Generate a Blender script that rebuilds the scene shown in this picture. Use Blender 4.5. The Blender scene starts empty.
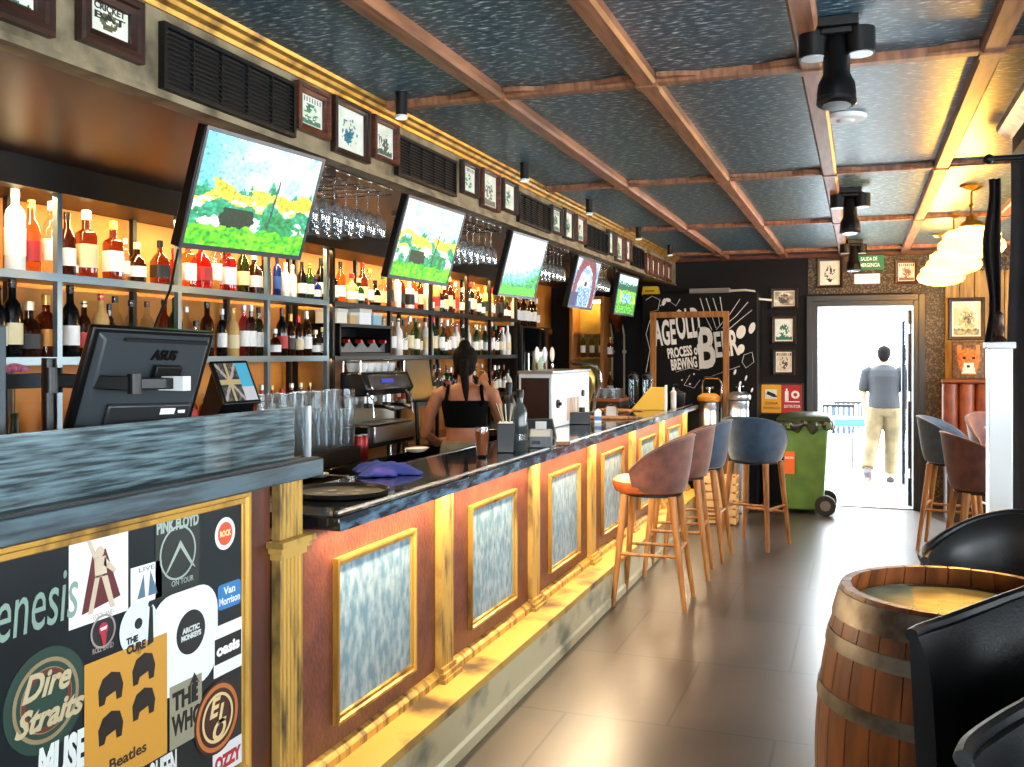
import bpy, bmesh, math, random
from mathutils import Vector, Matrix, noise
random.seed(7)
PI = math.pi
R = math.radians
sc = bpy.context.scene
COL = sc.collection
# ---------------------------------------------------------------- camera
F, CA, SA, HZ = 960.0, 0.9401, 0.3409, 353.0
H = 1.6
cam = bpy.data.cameras.new('camera'); co = bpy.data.objects.new('camera', cam); COL.objects.link(co)
cam.sensor_fit = 'HORIZONTAL'; cam.sensor_width = 36.0; cam.lens = F / 1024 * 36
cam.shift_y = -(383.5 - HZ) / 1024
cam.clip_start = 0.05
co.location = (0, 0, H); co.rotation_euler = (PI / 2, 0, math.asin(SA))
sc.camera = co
def D(u, v):
    a = (u - 512) / F
    return Vector((-SA + a * CA, CA + a * SA, (HZ - v) / F))
def P(u, v, X=None, Y=None, Z=None, t=None):
    d = D(u, v)
    if t is None:
        t = X / d.x if X is not None else Y / d.y if Y is not None else (Z - H) / d.z
    return Vector((0, 0, H)) + d * t
# ---------------------------------------------------------------- materials
def lin(c):
    return tuple(((x / 12.92) if x <= .04045 else ((x + .055) / 1.055) ** 2.4) for x in c)
def hexc(h):
    return lin(tuple(int(h[i:i + 2], 16) / 255 for i in (0, 2, 4)))
MATS = {}
def mat(name, col='808080', rough=.5, metal=0, col2=None, scale=6, stretch=None, lo=.35, hi=.65, bump=0, bscale=None,
        trans=0, emit=0, ecol=None, coat=0, spec=None, detail=6, alpha=1, ior=None):
    if name in MATS: return MATS[name]
    m = bpy.data.materials.new(name); m.use_nodes = True
    nt = m.node_tree; b = nt.nodes['Principled BSDF']; N = nt.nodes.new; L = nt.links.new
    c = hexc(col) + (1,)
    b.inputs['Base Color'].default_value = c
    b.inputs['Roughness'].default_value = rough; b.inputs['Metallic'].default_value = metal
    b.inputs['Transmission Weight'].default_value = trans
    b.inputs['Coat Weight'].default_value = coat
    if ior: b.inputs['IOR'].default_value = ior
    if spec is not None: b.inputs['Specular IOR Level'].default_value = spec
    if alpha < 1: b.inputs['Alpha'].default_value = alpha
    if emit:
        b.inputs['Emission Color'].default_value = (hexc(ecol) + (1,)) if ecol else c
        b.inputs['Emission Strength'].default_value = emit
    if col2 or bump:
        tc = N('ShaderNodeTexCoord'); mp = N('ShaderNodeMapping'); L(tc.outputs['Object'], mp.inputs['Vector'])
        if stretch: mp.inputs['Scale'].default_value = stretch
        nz = N('ShaderNodeTexNoise'); nz.inputs['Scale'].default_value = scale; nz.inputs['Detail'].default_value = detail
        L(mp.outputs[0], nz.inputs['Vector'])
        if col2:
            r = N('ShaderNodeValToRGB'); r.color_ramp.elements[0].position = lo; r.color_ramp.elements[1].position = hi
            r.color_ramp.elements[0].color = c; r.color_ramp.elements[1].color = hexc(col2) + (1,)
            L(nz.outputs['Fac'], r.inputs[0]); L(r.outputs[0], b.inputs['Base Color'])
        if bump:
            bp = N('ShaderNodeBump'); bp.inputs['Strength'].default_value = bump; bp.inputs['Distance'].default_value = .01
            if bscale:
                n2 = N('ShaderNodeTexNoise'); n2.inputs['Scale'].default_value = bscale; L(mp.outputs[0], n2.inputs['Vector'])
                L(n2.outputs['Fac'], bp.inputs['Height'])
            else: L(nz.outputs['Fac'], bp.inputs['Height'])
            L(bp.outputs[0], b.inputs['Normal'])
    MATS[name] = m; return m
def vmat(name, emit=0, rough=.5):
    if name in MATS: return MATS[name]
    m = bpy.data.materials.new(name); m.use_nodes = True; nt = m.node_tree; b = nt.nodes['Principled BSDF']
    a = nt.nodes.new('ShaderNodeAttribute'); a.attribute_name = 'Col'
    nt.links.new(a.outputs['Color'], b.inputs['Base Color']); b.inputs['Roughness'].default_value = rough
    if emit:
        nt.links.new(a.outputs['Color'], b.inputs['Emission Color']); b.inputs['Emission Strength'].default_value = emit
        b.inputs['Base Color'].default_value = (0, 0, 0, 1); nt.links.remove(b.inputs['Base Color'].links[0])
        b.inputs['Base Color'].default_value = (.01, .01, .01, 1)
    MATS[name] = m; return m
# ---------------------------------------------------------------- mesh builder
def Mx(loc=(0, 0, 0), rz=0, rx=0, ry=0, s=1):
    return Matrix.Translation(loc) @ Matrix.Rotation(rz, 4, 'Z') @ Matrix.Rotation(ry, 4, 'Y') @ Matrix.Rotation(rx, 4, 'X') @ Matrix.Scale(s, 4)
class MB:
    def __init__(s): s.b = bmesh.new(); s.M = Matrix()
    def at(s, M): s.M = M; return s
    def v(s, p): return s.b.verts.new(s.M @ Vector(p))
    def f(s, vs):
        try: return s.b.faces.new(vs)
        except ValueError: return None
    def hexa(s, P8):
        v = [s.v(p) for p in P8]
        for q in ((0, 3, 2, 1), (4, 5, 6, 7), (0, 1, 5, 4), (1, 2, 6, 5), (2, 3, 7, 6), (3, 0, 4, 7)): s.f([v[i] for i in q])
        return s
    def box(s, x0, x1, y0, y1, z0, z1):
        return s.hexa([(x0, y0, z0), (x1, y0, z0), (x1, y1, z0), (x0, y1, z0), (x0, y0, z1), (x1, y0, z1), (x1, y1, z1), (x0, y1, z1)])
    def cbox(s, c, sx, sy, sz):
        return s.box(c[0] - sx / 2, c[0] + sx / 2, c[1] - sy / 2, c[1] + sy / 2, c[2] - sz / 2, c[2] + sz / 2)
    def rings(s, rs, cap=True, close=True):
        n = len(rs[0]); V = [[s.v(p) for p in r] for r in rs]
        for i in range(len(V) - 1):
            for j in range(n if close else n - 1):
                k = (j + 1) % n; s.f([V[i][j], V[i][k], V[i + 1][k], V[i + 1][j]])
        if cap and close: s.f(V[0][::-1]); s.f(V[-1])
        return s
    def lathe(s, prof, n=20, c=(0, 0, 0), cap=True, sx=1, sy=1):
        return s.rings([[(c[0] + sx * r * math.cos(2 * PI * j / n), c[1] + sy * r * math.sin(2 * PI * j / n), c[2] + z) for j in range(n)] for r, z in prof], cap)
    def tube(s, pts, r, n=8, cap=True, flat=1):
        pts = [Vector(p) for p in pts]; rs = []
        up = Vector((0, 0, 1))
        d0 = (pts[1] - pts[0]).normalized()
        if abs(d0.dot(up)) > .95: up = Vector((1, 0, 0))
        sd = d0.cross(up).normalized()
        for i, p in enumerate(pts):
            d = (pts[min(i + 1, len(pts) - 1)] - pts[max(i - 1, 0)]).normalized()
            sd = (sd - d * sd.dot(d)).normalized(); w = d.cross(sd)
            rr = r[i] if isinstance(r, (list, tuple)) else r
            rs.append([p + sd * (rr * math.cos(2 * PI * j / n)) + w * (rr * flat * math.sin(2 * PI * j / n)) for j in range(n)])
        return s.rings(rs, cap)
    def cyl(s, p, q, r0, r1=None, n=16):
        return s.tube([p, q], [r0, r0 if r1 is None else r1], n)
    def prism(s, poly, h0, h1, ax='z'):
        g = {'z': lambda a, b, h: (a, b, h), 'y': lambda a, b, h: (a, h, b), 'x': lambda a, b, h: (h, a, b)}[ax]
        return s.rings([[g(a, b, h0) for a, b in poly], [g(a, b, h1) for a, b in poly]])
    def sheet(s, fn, nu, nv, th=None):
        # fn(i/nu, j/nv) -> (outer, inner) points: a closed thick sheet
        A = [[s.v(fn(i / nu, j / nv)[0]) for j in range(nv + 1)] for i in range(nu + 1)]
        B = [[s.v(fn(i / nu, j / nv)[1]) for j in range(nv + 1)] for i in range(nu + 1)]
        for i in range(nu):
            for j in range(nv):
                s.f([A[i][j], A[i + 1][j], A[i + 1][j + 1], A[i][j + 1]]); s.f([B[i][j], B[i][j + 1], B[i + 1][j + 1], B[i + 1][j]])
        for i in range(nu):
            s.f([A[i][0], B[i][0], B[i + 1][0], A[i + 1][0]]); s.f([A[i][nv], A[i + 1][nv], B[i + 1][nv], B[i][nv]])
        for j in range(nv):
            s.f([A[0][j], A[0][j + 1], B[0][j + 1], B[0][j]]); s.f([A[nu][j], B[nu][j], B[nu][j + 1], A[nu][j + 1]])
        return s
    def ball(s, c, r, n=10, sx=1, sy=1, sz=1):
        pr = [(r * math.sin(PI * i / n) + 1e-5, -r * sz * math.cos(PI * i / n)) for i in range(n + 1)]
        return s.lathe(pr, n * 2, c, True, sx, sy)
    def text(s, txt, size, th=.002, bold=0, shear=0, center=True, fit=None, space=1):
        c = bpy.data.curves.new('t', 'FONT'); c.body = txt; c.size = size; c.extrude = th / 2; c.offset = bold; c.shear = shear
        c.space_character = space; c.resolution_u = 3
        if center: c.align_x = 'CENTER'; c.align_y = 'CENTER'
        o = bpy.data.objects.new('t', c); me = bpy.data.meshes.new_from_object(o)
        xs = [v.co.x for v in me.vertices]; k = 1
        if fit and xs: k = fit / (max(xs) - min(xs))
        T = s.M @ Matrix.Rotation(PI / 2, 4, 'X') @ Matrix.Diagonal((k, 1, 1, 1))
        me.transform(T); s.b.from_mesh(me); bpy.data.meshes.remove(me); bpy.data.objects.remove(o); bpy.data.curves.remove(c)
        return s
    def build(s, name, m, parent=None, w=False, bevel=0, smooth=True, ang=35, props=None, subd=0):
        bmesh.ops.recalc_face_normals(s.b, faces=s.b.faces[:])
        me = bpy.data.meshes.new(name); s.b.to_mesh(me); s.b.free()
        o = bpy.data.objects.new(name, me); COL.objects.link(o)
        if m: me.materials.append(m)
        if parent is None:
            xs = [v.co for v in me.vertices]
            c = Vector(((min(p.x for p in xs) + max(p.x for p in xs)) / 2, (min(p.y for p in xs) + max(p.y for p in xs)) / 2, min(p.z for p in xs)))
            me.transform(Matrix.Translation(-c)); o.location = c
        else:
            o.parent = parent
            if w:
                rt = parent
                while rt.parent: rt = rt.parent
                me.transform(rt.matrix_basis.inverted())
        if smooth:
            me.polygons.foreach_set('use_smooth', [True] * len(me.polygons)); me.set_sharp_from_angle(angle=R(ang))
        if bevel:
            bv = o.modifiers.new('bevel', 'BEVEL'); bv.width = bevel; bv.segments = 2; bv.limit_method = 'ANGLE'; bv.angle_limit = R(40)
        if subd:
            sb = o.modifiers.new('sub', 'SUBSURF'); sb.levels = subd; sb.render_levels = subd
        if props:
            for k, x in props.items(): o[k] = x
        return o
def tag(o, label=None, cat=None, group=None, kind=None):
    if label: o['label'] = label
    if cat: o['category'] = cat
    if group: o['group'] = group
    if kind: o['kind'] = kind
    return o
def thing(name, label, cat, loc=(0, 0, 0), rz=0, group=None, M=None):
    o = bpy.data.objects.new(name, None); COL.objects.link(o); o.empty_display_size = .1
    if M is not None: o.matrix_basis = M
    else: o.location = loc; o.rotation_euler = (0, 0, rz)
    if M is None: o.matrix_basis = Matrix.Translation(loc) @ Matrix.Rotation(rz, 4, 'Z')
    return tag(o, label, cat, group)
def copy_tree(o, parent=None):
    c = o.copy(); COL.objects.link(c)
    if parent is not None: c.parent = parent
    for ch in list(o.children): copy_tree(ch, c)
    return c
def struct(mb, name, m, **k):
    o = mb.build(name, m, **k); o['kind'] = 'structure'; return o
PRC = {}
def paint(name, parent, w, h, nx, ny, fn, m, M=None, back=True, key=None):
    """flat printed or lit face in the local XZ plane facing -Y, coloured cell by cell"""
    if key and key in PRC: me = PRC[key]
    else:
        me = bpy.data.meshes.new(name); vs = []; fs = []; cs = []
        T = M or Matrix()
        for j in range(ny + 1):
            for i in range(nx + 1): vs.append(T @ Vector((w * (i / nx - .5), 0, h * (j / ny - .5))))
        for j in range(ny):
            for i in range(nx):
                a = j * (nx + 1) + i; fs.append((a, a + 1, a + nx + 2, a + nx + 1)); cs.append(fn((i + .5) / nx, (j + .5) / ny))
        me.from_pydata(vs, [], fs); at = me.color_attributes.new('Col', 'FLOAT_COLOR', 'CORNER')
        fl = []
        for c in cs:
            q = lin(c) + (1,); fl += q * 4
        at.data.foreach_set('color', fl); me.materials.append(m)
        if key: PRC[key] = me
    o = bpy.data.objects.new(name, me); COL.objects.link(o); o.parent = parent
    return o
def nz(x, y, z=0, s=5): return noise.noise(Vector((x * s, y * s, z)))
def mixc(a, b, t): t = max(0, min(1, t)); return tuple(a[i] * (1 - t) + b[i] * t for i in range(3))
# ---------------------------------------------------------------- shared materials
BLACK = mat('black_metal', '060606', .45, .1, spec=.4)
BLKPL = mat('black_plastic', '060607', .35, spec=.35)
STEEL = mat('stainless', 'b9bdc0', .28, 1)
CHROME = mat('chrome', 'd8dadc', .12, 1)
BRASS = mat('brass', 'b5893a', .3, 1)
GOLD = mat('antique_gold', 'c79a45', .38, .55, '6d5226', 9, (1, 1, .25), .48, .68)
GOLDW = mat('gilded_worn', 'caa352', .4, .3, '4a3c2a', 9, (1, 3, .5), .47, .7)
WOODD = mat('dark_walnut', '3a1d10', .4, 0, '1c0d07', 5, (1, 1, 6), bump=.1)
WOODM = mat('red_brown_wood', '6b3620', .4, 0, '3f1d12', 4, (3, 1, 12), bump=.08)
WOODL = mat('oak', 'b27a3e', .45, 0, '8a5624', 5, (8, 8, 1))
def tglass(name, c, blend=.25, body=0, rough=.04, bc=None):
    """thin-walled glass: tinted see-through surface with a facing-dependent gloss and, if asked, some milky body"""
    if name in MATS: return MATS[name]
    m = bpy.data.materials.new(name); m.use_nodes = True; nt = m.node_tree; nt.nodes.clear(); N = nt.nodes.new; L = nt.links.new
    o = N('ShaderNodeOutputMaterial'); tr = N('ShaderNodeBsdfTransparent'); tr.inputs[0].default_value = hexc(c) + (1,)
    gl = N('ShaderNodeBsdfGlossy'); gl.inputs['Roughness'].default_value = rough
    lw = N('ShaderNodeLayerWeight'); lw.inputs[0].default_value = blend
    pw = N('ShaderNodeMath'); pw.operation = 'POWER'; pw.inputs[1].default_value = 3.2 - 3.5 * blend; L(lw.outputs['Facing'], pw.inputs[0]); lw.inputs[0].default_value = .5
    ma = N('ShaderNodeMath'); ma.operation = 'MULTIPLY_ADD'; ma.inputs[1].default_value = .7; ma.inputs[2].default_value = .05; L(pw.outputs[0], ma.inputs[0])
    mx = N('ShaderNodeMixShader'); L(ma.outputs[0], mx.inputs[0]); src = tr.outputs[0]
    if body:
        df = N('ShaderNodeBsdfDiffuse'); df.inputs[0].default_value = hexc(bc or c) + (1,); tl = N('ShaderNodeBsdfTranslucent'); tl.inputs[0].default_value = hexc(bc or c) + (1,)
        m1 = N('ShaderNodeMixShader'); m1.inputs[0].default_value = .6; L(df.outputs[0], m1.inputs[1]); L(tl.outputs[0], m1.inputs[2])
        m2 = N('ShaderNodeMixShader'); m2.inputs[0].default_value = body; L(tr.outputs[0], m2.inputs[1]); L(m1.outputs[0], m2.inputs[2]); src = m2.outputs[0]
    L(src, mx.inputs[1]); L(gl.outputs[0], mx.inputs[2]); L(mx.outputs[0], o.inputs[0])
    MATS[name] = m; return m
GLASS = tglass('clear_glass', 'f2f7f8', .22)
PAPER = mat('white_paper', 'e8e6df', .7)
WHITE = mat('white_paint', 'e6e8e8', .4)
LEATHER = mat('black_leather', '08090b', .42, 0, bump=.12, scale=160)
# ================================================================ SETTING
YF = 10.6        # far wall
XW = -3.36       # wall behind the shelves
XR = 2.7         # window wall
YB = -2.2
CZ = 2.65
# floor: glossy stone tiles with joints
def floor_mat():
    m = bpy.data.materials.new('floor_tile'); m.use_nodes = True; nt = m.node_tree; b = nt.nodes['Principled BSDF']; N = nt.nodes.new; L = nt.links.new
    tc = N('ShaderNodeTexCoord'); mp = N('ShaderNodeMapping'); L(tc.outputs['Object'], mp.inputs[0])
    br = N('ShaderNodeTexBrick'); br.offset = .5; br.inputs['Scale'].default_value = 1; br.inputs['Brick Width'].default_value = .9; br.inputs['Row Height'].default_value = .9
    br.inputs['Mortar Size'].default_value = .007; br.inputs['Color1'].default_value = hexc('4c4540') + (1,); br.inputs['Color2'].default_value = hexc('423c38') + (1,)
    br.inputs['Mortar'].default_value = hexc('1c1815') + (1,); L(mp.outputs[0], br.inputs['Vector'])
    nn = N('ShaderNodeTexNoise'); nn.inputs['Scale'].default_value = 2.2; nn.inputs['Detail'].default_value = 8; nn.inputs['Roughness'].default_value = .65; L(mp.outputs[0], nn.inputs['Vector'])
    rp = N('ShaderNodeValToRGB'); rp.color_ramp.elements[0].position = .25; rp.color_ramp.elements[1].position = .8
    rp.color_ramp.elements[0].color = (.4, .4, .4, 1); rp.color_ramp.elements[1].color = (1.15, 1.1, 1.05, 1); L(nn.outputs['Fac'], rp.inputs[0])
    mx = N('ShaderNodeMixRGB'); mx.blend_type = 'MULTIPLY'; mx.inputs[0].default_value = 1; L(br.outputs['Color'], mx.inputs[1]); L(rp.outputs[0], mx.inputs[2])
    L(mx.outputs[0], b.inputs['Base Color'])
    r2 = N('ShaderNodeMapRange'); r2.inputs['To Min'].default_value = .27; r2.inputs['To Max'].default_value = .37; L(nn.outputs['Fac'], r2.inputs[0]); L(r2.outputs[0], b.inputs['Roughness'])
    bp = N('ShaderNodeBump'); bp.inputs['Strength'].default_value = .2; bp.inputs['Distance'].default_value = .003; L(nn.outputs['Fac'], bp.inputs['Height']); L(bp.outputs[0], b.inputs['Normal'])
    b.inputs['Specular IOR Level'].default_value = .9
    return m
struct(MB().box(XW - .2, XR + .2, YB - .2, YF, -.1, 0), 'floor', floor_mat(), smooth=False)
def ceil_mat():
    m = bpy.data.materials.new('ceiling_paper'); m.use_nodes = True; nt = m.node_tree; b = nt.nodes['Principled BSDF']; N = nt.nodes.new; L = nt.links.new
    tc = N('ShaderNodeTexCoord'); mp = N('ShaderNodeMapping'); L(tc.outputs['Object'], mp.inputs[0]); mp.inputs['Scale'].default_value = (1, 2.6, 1); mp.inputs['Rotation'].default_value = (0, 0, .35)
    nn = N('ShaderNodeTexNoise'); nn.inputs['Scale'].default_value = 26; nn.inputs['Detail'].default_value = 5; L(mp.outputs[0], nn.inputs['Vector'])
    rp = N('ShaderNodeValToRGB'); e = rp.color_ramp.elements; e[0].position = .42; e[0].color = hexc('22404e') + (1,); e[1].position = .72; e[1].color = hexc('d0dcdc') + (1,)
    k = e.new(.56); k.color = hexc('3e6070') + (1,)
    L(nn.outputs['Fac'], rp.inputs[0]); L(rp.outputs[0], b.inputs['Base Color']); b.inputs['Roughness'].default_value = .38
    bp = N('ShaderNodeBump'); bp.inputs['Strength'].default_value = .2; bp.inputs['Distance'].default_value = .004; L(nn.outputs['Fac'], bp.inputs['Height']); L(bp.outputs[0], b.inputs['Normal'])
    return m
struct(MB().box(XW - .2, XR + .2, YB - .2, YF + .2, CZ, CZ + .1), 'ceiling', ceil_mat(), smooth=False)
PLAST = mat('dark_wall_paint', '0a0b10', .6, 0, '12131a', 3, bump=.1, spec=.25)
ORANGE = mat('orange_wood_panel', 'd08a34', .55, 0, 'b8681e', 2.2, (1, .5, 2), bump=.15, bscale=30)
struct(MB().box(XW - .1, XW, YB, YF, 0, CZ), 'wall_left', ORANGE, smooth=False)
struct(MB().box(XW - .1, XR + .1, YB - .1, YB, 0, 1.0).box(XW - .1, XR + .1, YB - .1, YB, 2.3, CZ).box(XW - .1, -.5, YB - .1, YB, 1.0, 2.3).box(1.9, XR + .1, YB - .1, YB, 1.0, 2.3), 'wall_front', PLAST, smooth=False)  # unseen opening behind the camera, added for light on the bar front
# far wall with the doorway
DX0, DX1, DZ = P(818, 400, Y=YF).x, P(913, 400, Y=YF).x, P(860, 306, Y=YF).z
wf = MB().box(XW, DX0, YF, YF + .18, 0, CZ).box(DX0, DX1, YF, YF + .18, DZ, CZ)
struct(wf, 'wall_back', PLAST, smooth=False)
SPECK = mat('speckled_wallpaper', '2a211b', .5, 0, '75654f', 60, None, .5, .62, detail=2)
XP = P(945, 400, Y=YF).x
struct(MB().box(DX1, XR, YF, YF + .18, 0, CZ), 'wall_back_right', SPECK, smooth=False)
struct(MB().box(DX0 - .1, XR, YF - .012, YF, DZ + .13, CZ), 'trim_1', SPECK, smooth=False)
# knotty plank cladding right of the door
PLANK = mat('honey_planks', 'c09a58', .5, 0, '94703a', 4, (9, 9, 1), bump=.1)
pk = MB(); x = XP
while x < XR - .02:
    pk.box(x, min(x + .128, XR), YF - .03, YF - .001, 0, 2.42); x += .135
struct(pk, 'trim_2', PLANK, bevel=.004)
# door frame and open leaf
GREY = mat('dark_grey_paint', '2a2c30', .35)
W = .09
fr = MB().box(DX0 - W, DX0, YF - .05, YF + .2, 0, DZ + W).box(DX1, DX1 + W, YF - .05, YF + .2, 0, DZ + W).box(DX0, DX1, YF - .05, YF + .2, DZ, DZ + W)
fr.box(DX0 - W * 1.25, DX0 - W * .55, YF - .07, YF - .05, 0, DZ + W * 1.25).box(DX1 + W * .55, DX1 + W * 1.25, YF - .07, YF - .05, 0, DZ + W * 1.25).box(DX0 - W * .55, DX1 + W * .55, YF - .07, YF - .05, DZ + W * .55, DZ + W * 1.25)
struct(fr, 'trim_3', GREY, bevel=.005)
d = tag(thing('door_1', 'dark-framed glass door standing open outward', 'door', (DX1 - .02, YF + .2, 0), 0), kind='structure')
lf = MB(); A = Mx(rz=R(92))
for a, b_, z0, z1 in ((0, .09, 0, 2.05), (.79, .88, 0, 2.05), (.09, .79, 0, .14), (.09, .79, 1.95, 2.05)): lf.at(A).box(a, b_, -.02, .02, z0, z1)
lf.build('door_leaf', mat('navy_door', '1a2434', .35), d, bevel=.003)
MB().at(A).box(.09, .79, -.004, .004, .14, 1.95).build('door_pane', GLASS, d)
MB().at(A).cyl((.8, -.05, .9), (.8, -.05, 1.2), .012).cyl((.8, -.05, .92), (.8, -.01, .92), .008).cyl((.8, -.05, 1.18), (.8, -.01, 1.18), .008).build('door_handle', STEEL, d)
hg = MB()
for z in (.3, 1.1, 1.8): hg.cyl((0, -.03, z), (0, -.03, z + .1), .012)
hg.build('hinge', STEEL, d)
struct(MB().box(DX0 - .1, DX1 + .1, YF - .02, YF + .22, -.02, .012), 'trim_4', mat('threshold_metal', '8a8d90', .35, .8), bevel=.003)
# outside: sunlit terrace and pale building
struct(MB().box(-9, 9, YF + .18, 30, -.12, -.02), 'ground_outside', mat('terrace_paving', 'c9cac8', .5, 0, 'b8b9b8', 2), smooth=False)
ob = MB().box(-9, 9, 24, 24.6, 0, 1.1).box(-9, 9, 24, 24.6, 2.6, 5)
for x in range(-9, 9, 2): ob.box(x, x + .5, 24, 24.6, 1.1, 2.6)
struct(ob, 'exterior_wall', mat('white_render', 'e6e6e2', .7), smooth=False)
# window wall to the right: daylight comes through the tall openings
rw = MB(); XRo = XR + .15; ys = [(-1.6, .6), (1.7, 3.3), (4.8, 6.4), (7.5, 9.4)]; py = YB
for a, b_ in ys:
    rw.box(XR, XRo, py, a, 0, CZ); rw.box(XR, XRo, a, b_, 0, 1.0); rw.box(XR, XRo, a, b_, 2.2, CZ); py = b_
rw.box(XR, XRo, py, YF + .18, 0, CZ)
struct(rw, 'wall_right', mat('brown_wall_paint', '4a3628', .6, 0, '3b2a1f', 4), smooth=False)
for i, (a, b_) in enumerate(ys):
    w_ = MB().box(XR + .03, XR + .09, a, a + .06, 1.0, 2.2).box(XR + .03, XR + .09, b_ - .06, b_, 1.0, 2.2).box(XR + .03, XR + .09, a + .06, b_ - .06, 1.0, 1.06).box(XR + .03, XR + .09, a + .06, b_ - .06, 2.14, 2.2).box(XR + .03, XR + .09, (a + b_) / 2 - .03, (a + b_) / 2 + .03, 1.06, 2.14)
    o = struct(w_, 'window_%d' % (i + 1), WHITE, bevel=.004)
# bulkhead over the back bar
BX = -1.92; BZ = 2.343
OLIVE = mat('distressed_gold_plaster', '94876a', .5, .05, '4f4634', 8, (1, 1, 1), .42, .7, bump=.2)
struct(MB().box(BX - .06, BX, YB, YF, BZ, CZ), 'trim_5', OLIVE, smooth=False)
struct(MB().box(XW, BX - .06, YB, YF, BZ + .02, BZ + .06), 'trim_6', mat('soffit_veneer', '4a2410', .35, 0, '2d1508', 1.5, (1, .35, 1)), smooth=False)
cr = [(BX, CZ - .05), (BX + .01, CZ - .05), (BX + .014, CZ - .036), (BX + .03, CZ - .028), (BX + .036, CZ - .016), (BX + .056, CZ - .012), (BX + .06, CZ), (BX, CZ)]
struct(MB().rings([[(a, y, z) for a, z in cr] for y in (YB, YF)]), 'trim_7', GOLD)
struct(MB().box(BX - .004, BX + .012, YB, YF, BZ, BZ + .02), 'trim_8', OLIVE, smooth=False)
struct(MB().box(XW, XR, YF - .035, YF, CZ - .05, CZ), 'trim_9', WOODM, bevel=.008)
# ceiling battens
BEAM = mat('brown_beam', 'a87250', .45, 0, '744a34', 3, (12, 1.2, 4), bump=.12)
n = 10
for X in (-1.37, -.76, -.165, .42, 1.0, 1.6, 2.2):
    b_ = MB()
    Y0 = YB
    for Y1 in (-.72, 1.44, 3.61, 5.78, 7.92, 10.07, YF):
        h = .04; b_.rings([[(X - h, Y, CZ), (X - h, Y, CZ - .028), (X - h + .01, Y, CZ - .04), (X + h - .01, Y, CZ - .04), (X + h, Y, CZ - .028), (X + h, Y, CZ)] for Y in (Y0 + .004, Y1 - .004)]); Y0 = Y1
    struct(b_, 'trim_%d' % n, BEAM, smooth=False); n += 1
for Y in (-.72, 1.44, 3.61, 5.78, 7.92, 10.07):
    b_ = MB(); X0 = BX + .06
    for X in (-1.37, -.76, -.165, .42, 1.0, 1.6, 2.2, XR + .04):
        b_.box(X0, X - .04, Y - .025, Y + .025, CZ - .032, CZ)
        if X < XR:
            pl = [(X - .24, .0), (X - .2, .026), (X - .13, .055), (X - .045, .066), (X - .045, -.066), (X - .13, -.055), (X - .2, -.026)]
            b_.at(Mx((0, Y, 0))).prism(pl, CZ - .02, CZ - .002); b_.prism([(2 * X - a, c) for a, c in pl], CZ - .02, CZ - .002); b_.at(Matrix())
            b_.box(X - .04, X + .04, Y - .028, Y + .028, CZ - .046, CZ)
        X0 = X + .04
    struct(b_, 'trim_%d' % n, BEAM, smooth=False); n += 1
# ================================================================ BAR
Xp = -1.65
PANEL = mat('mauve_leatherette', '6f3a26', .42, 0, '58281c', 14, None, bump=.25, bscale=60)
BLUE = mat('silver_blue_flock', '64889a', .4, .1, 'a4b8c0', 34, (1, 1, .5), .38, .66, bump=.3)
STEPM = mat('gilded_step', 'd2ac56', .4, .25, '5b4a34', 2.6, (1, 1, 1), .56, .68)
COUNT = mat('dark_stone_top', '0d1218', .1, 0, '33495a', 1.5, (6, 1, 1), .55, .8, coat=.5)  # second tone lightened for the bluish highlight along the edge
bar = thing('bar_counter', 'long bar counter with brown padded front, gold pilasters and dark stone top', 'bar counter', (-1.9, 6, 0))
Y0, Y1 = 2.46, 9.63
MB().box(Xp - .1, Xp, Y0, Y1, .24, 1.04).box(-2.35, Xp - .1, Y1 - .08, Y1, 0, 1.04).box(-2.3, Xp - .1, Y0, 2.62, 0, 1.04).build('front_panel', PANEL, bar, True, smooth=False)
MB().box(-2.0, -1.53, 2.64, Y1 + .05, 1.04, 1.087).box(-2.62, -2.0, 6.0, Y1 + .05, 1.04, 1.087).box(-2.2, -2.0, 2.64, 6.0, .86, .9).build('countertop', COUNT, bar, True, bevel=.006)
MB().box(-1.585, -1.572, 2.7, Y1, 1.087, 1.091).build('drip_rail', STEEL, bar, True)
MB().box(-1.53, -1.526, 2.64, Y1 + .05, 1.041, 1.084).build('front_edge', mat('stone_edge_highlight', '1a2a38', .18, 0, '6f93ac', 2.5, (1, 2.5, 12), .42, .68, coat=.5), bar, True, smooth=False)  # streaked stone strip, lightened so its colour carries the edge highlight
MB().box(-2.004, -1.988, 3.83, 6.0, 1.06, 1.089).build('edge_strip', CHROME, bar, True)
MB().box(-2.2, -2.17, 2.64, 6.0, 0, .86).box(-2.62, -2.59, 6.0, Y1, 0, 1.04).build('inner_panel', BLACK, bar, True)
MB().rings([[(Xp, y, 0), (-1.5, y, 0), (-1.5, y, .206), (-1.478, y, .21), (-1.478, y, .244), (Xp, y, .244)] for y in (Y0, Y1)]).build('foot_step', STEPM, bar, True, smooth=False)
MB().rings([[(-1.5, y, 0), (-1.474, y, 0), (-1.474, y, .045), (-1.484, y, .06), (-1.484, y, .205), (-1.5, y, .205)] for y in (Y0, Y1)]).build('step_facing', mat('pale_marbled_step', 'cfc8a2', .4, .1, '6a7264', 2.4, (1, 1, 1.6), .55, .72), bar, True, smooth=False)
bb = [(Xp, .244), (Xp + .03, .244), (Xp + .03, .27), (Xp + .015, .285), (Xp, .29)]
MB().rings([[(a, y, z) for a, z in bb] for y in (Y0, Y1)]).build('base_molding', GOLDW, bar, True)
PY = [2.51 + 1.172 * i for i in range(7)]
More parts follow.
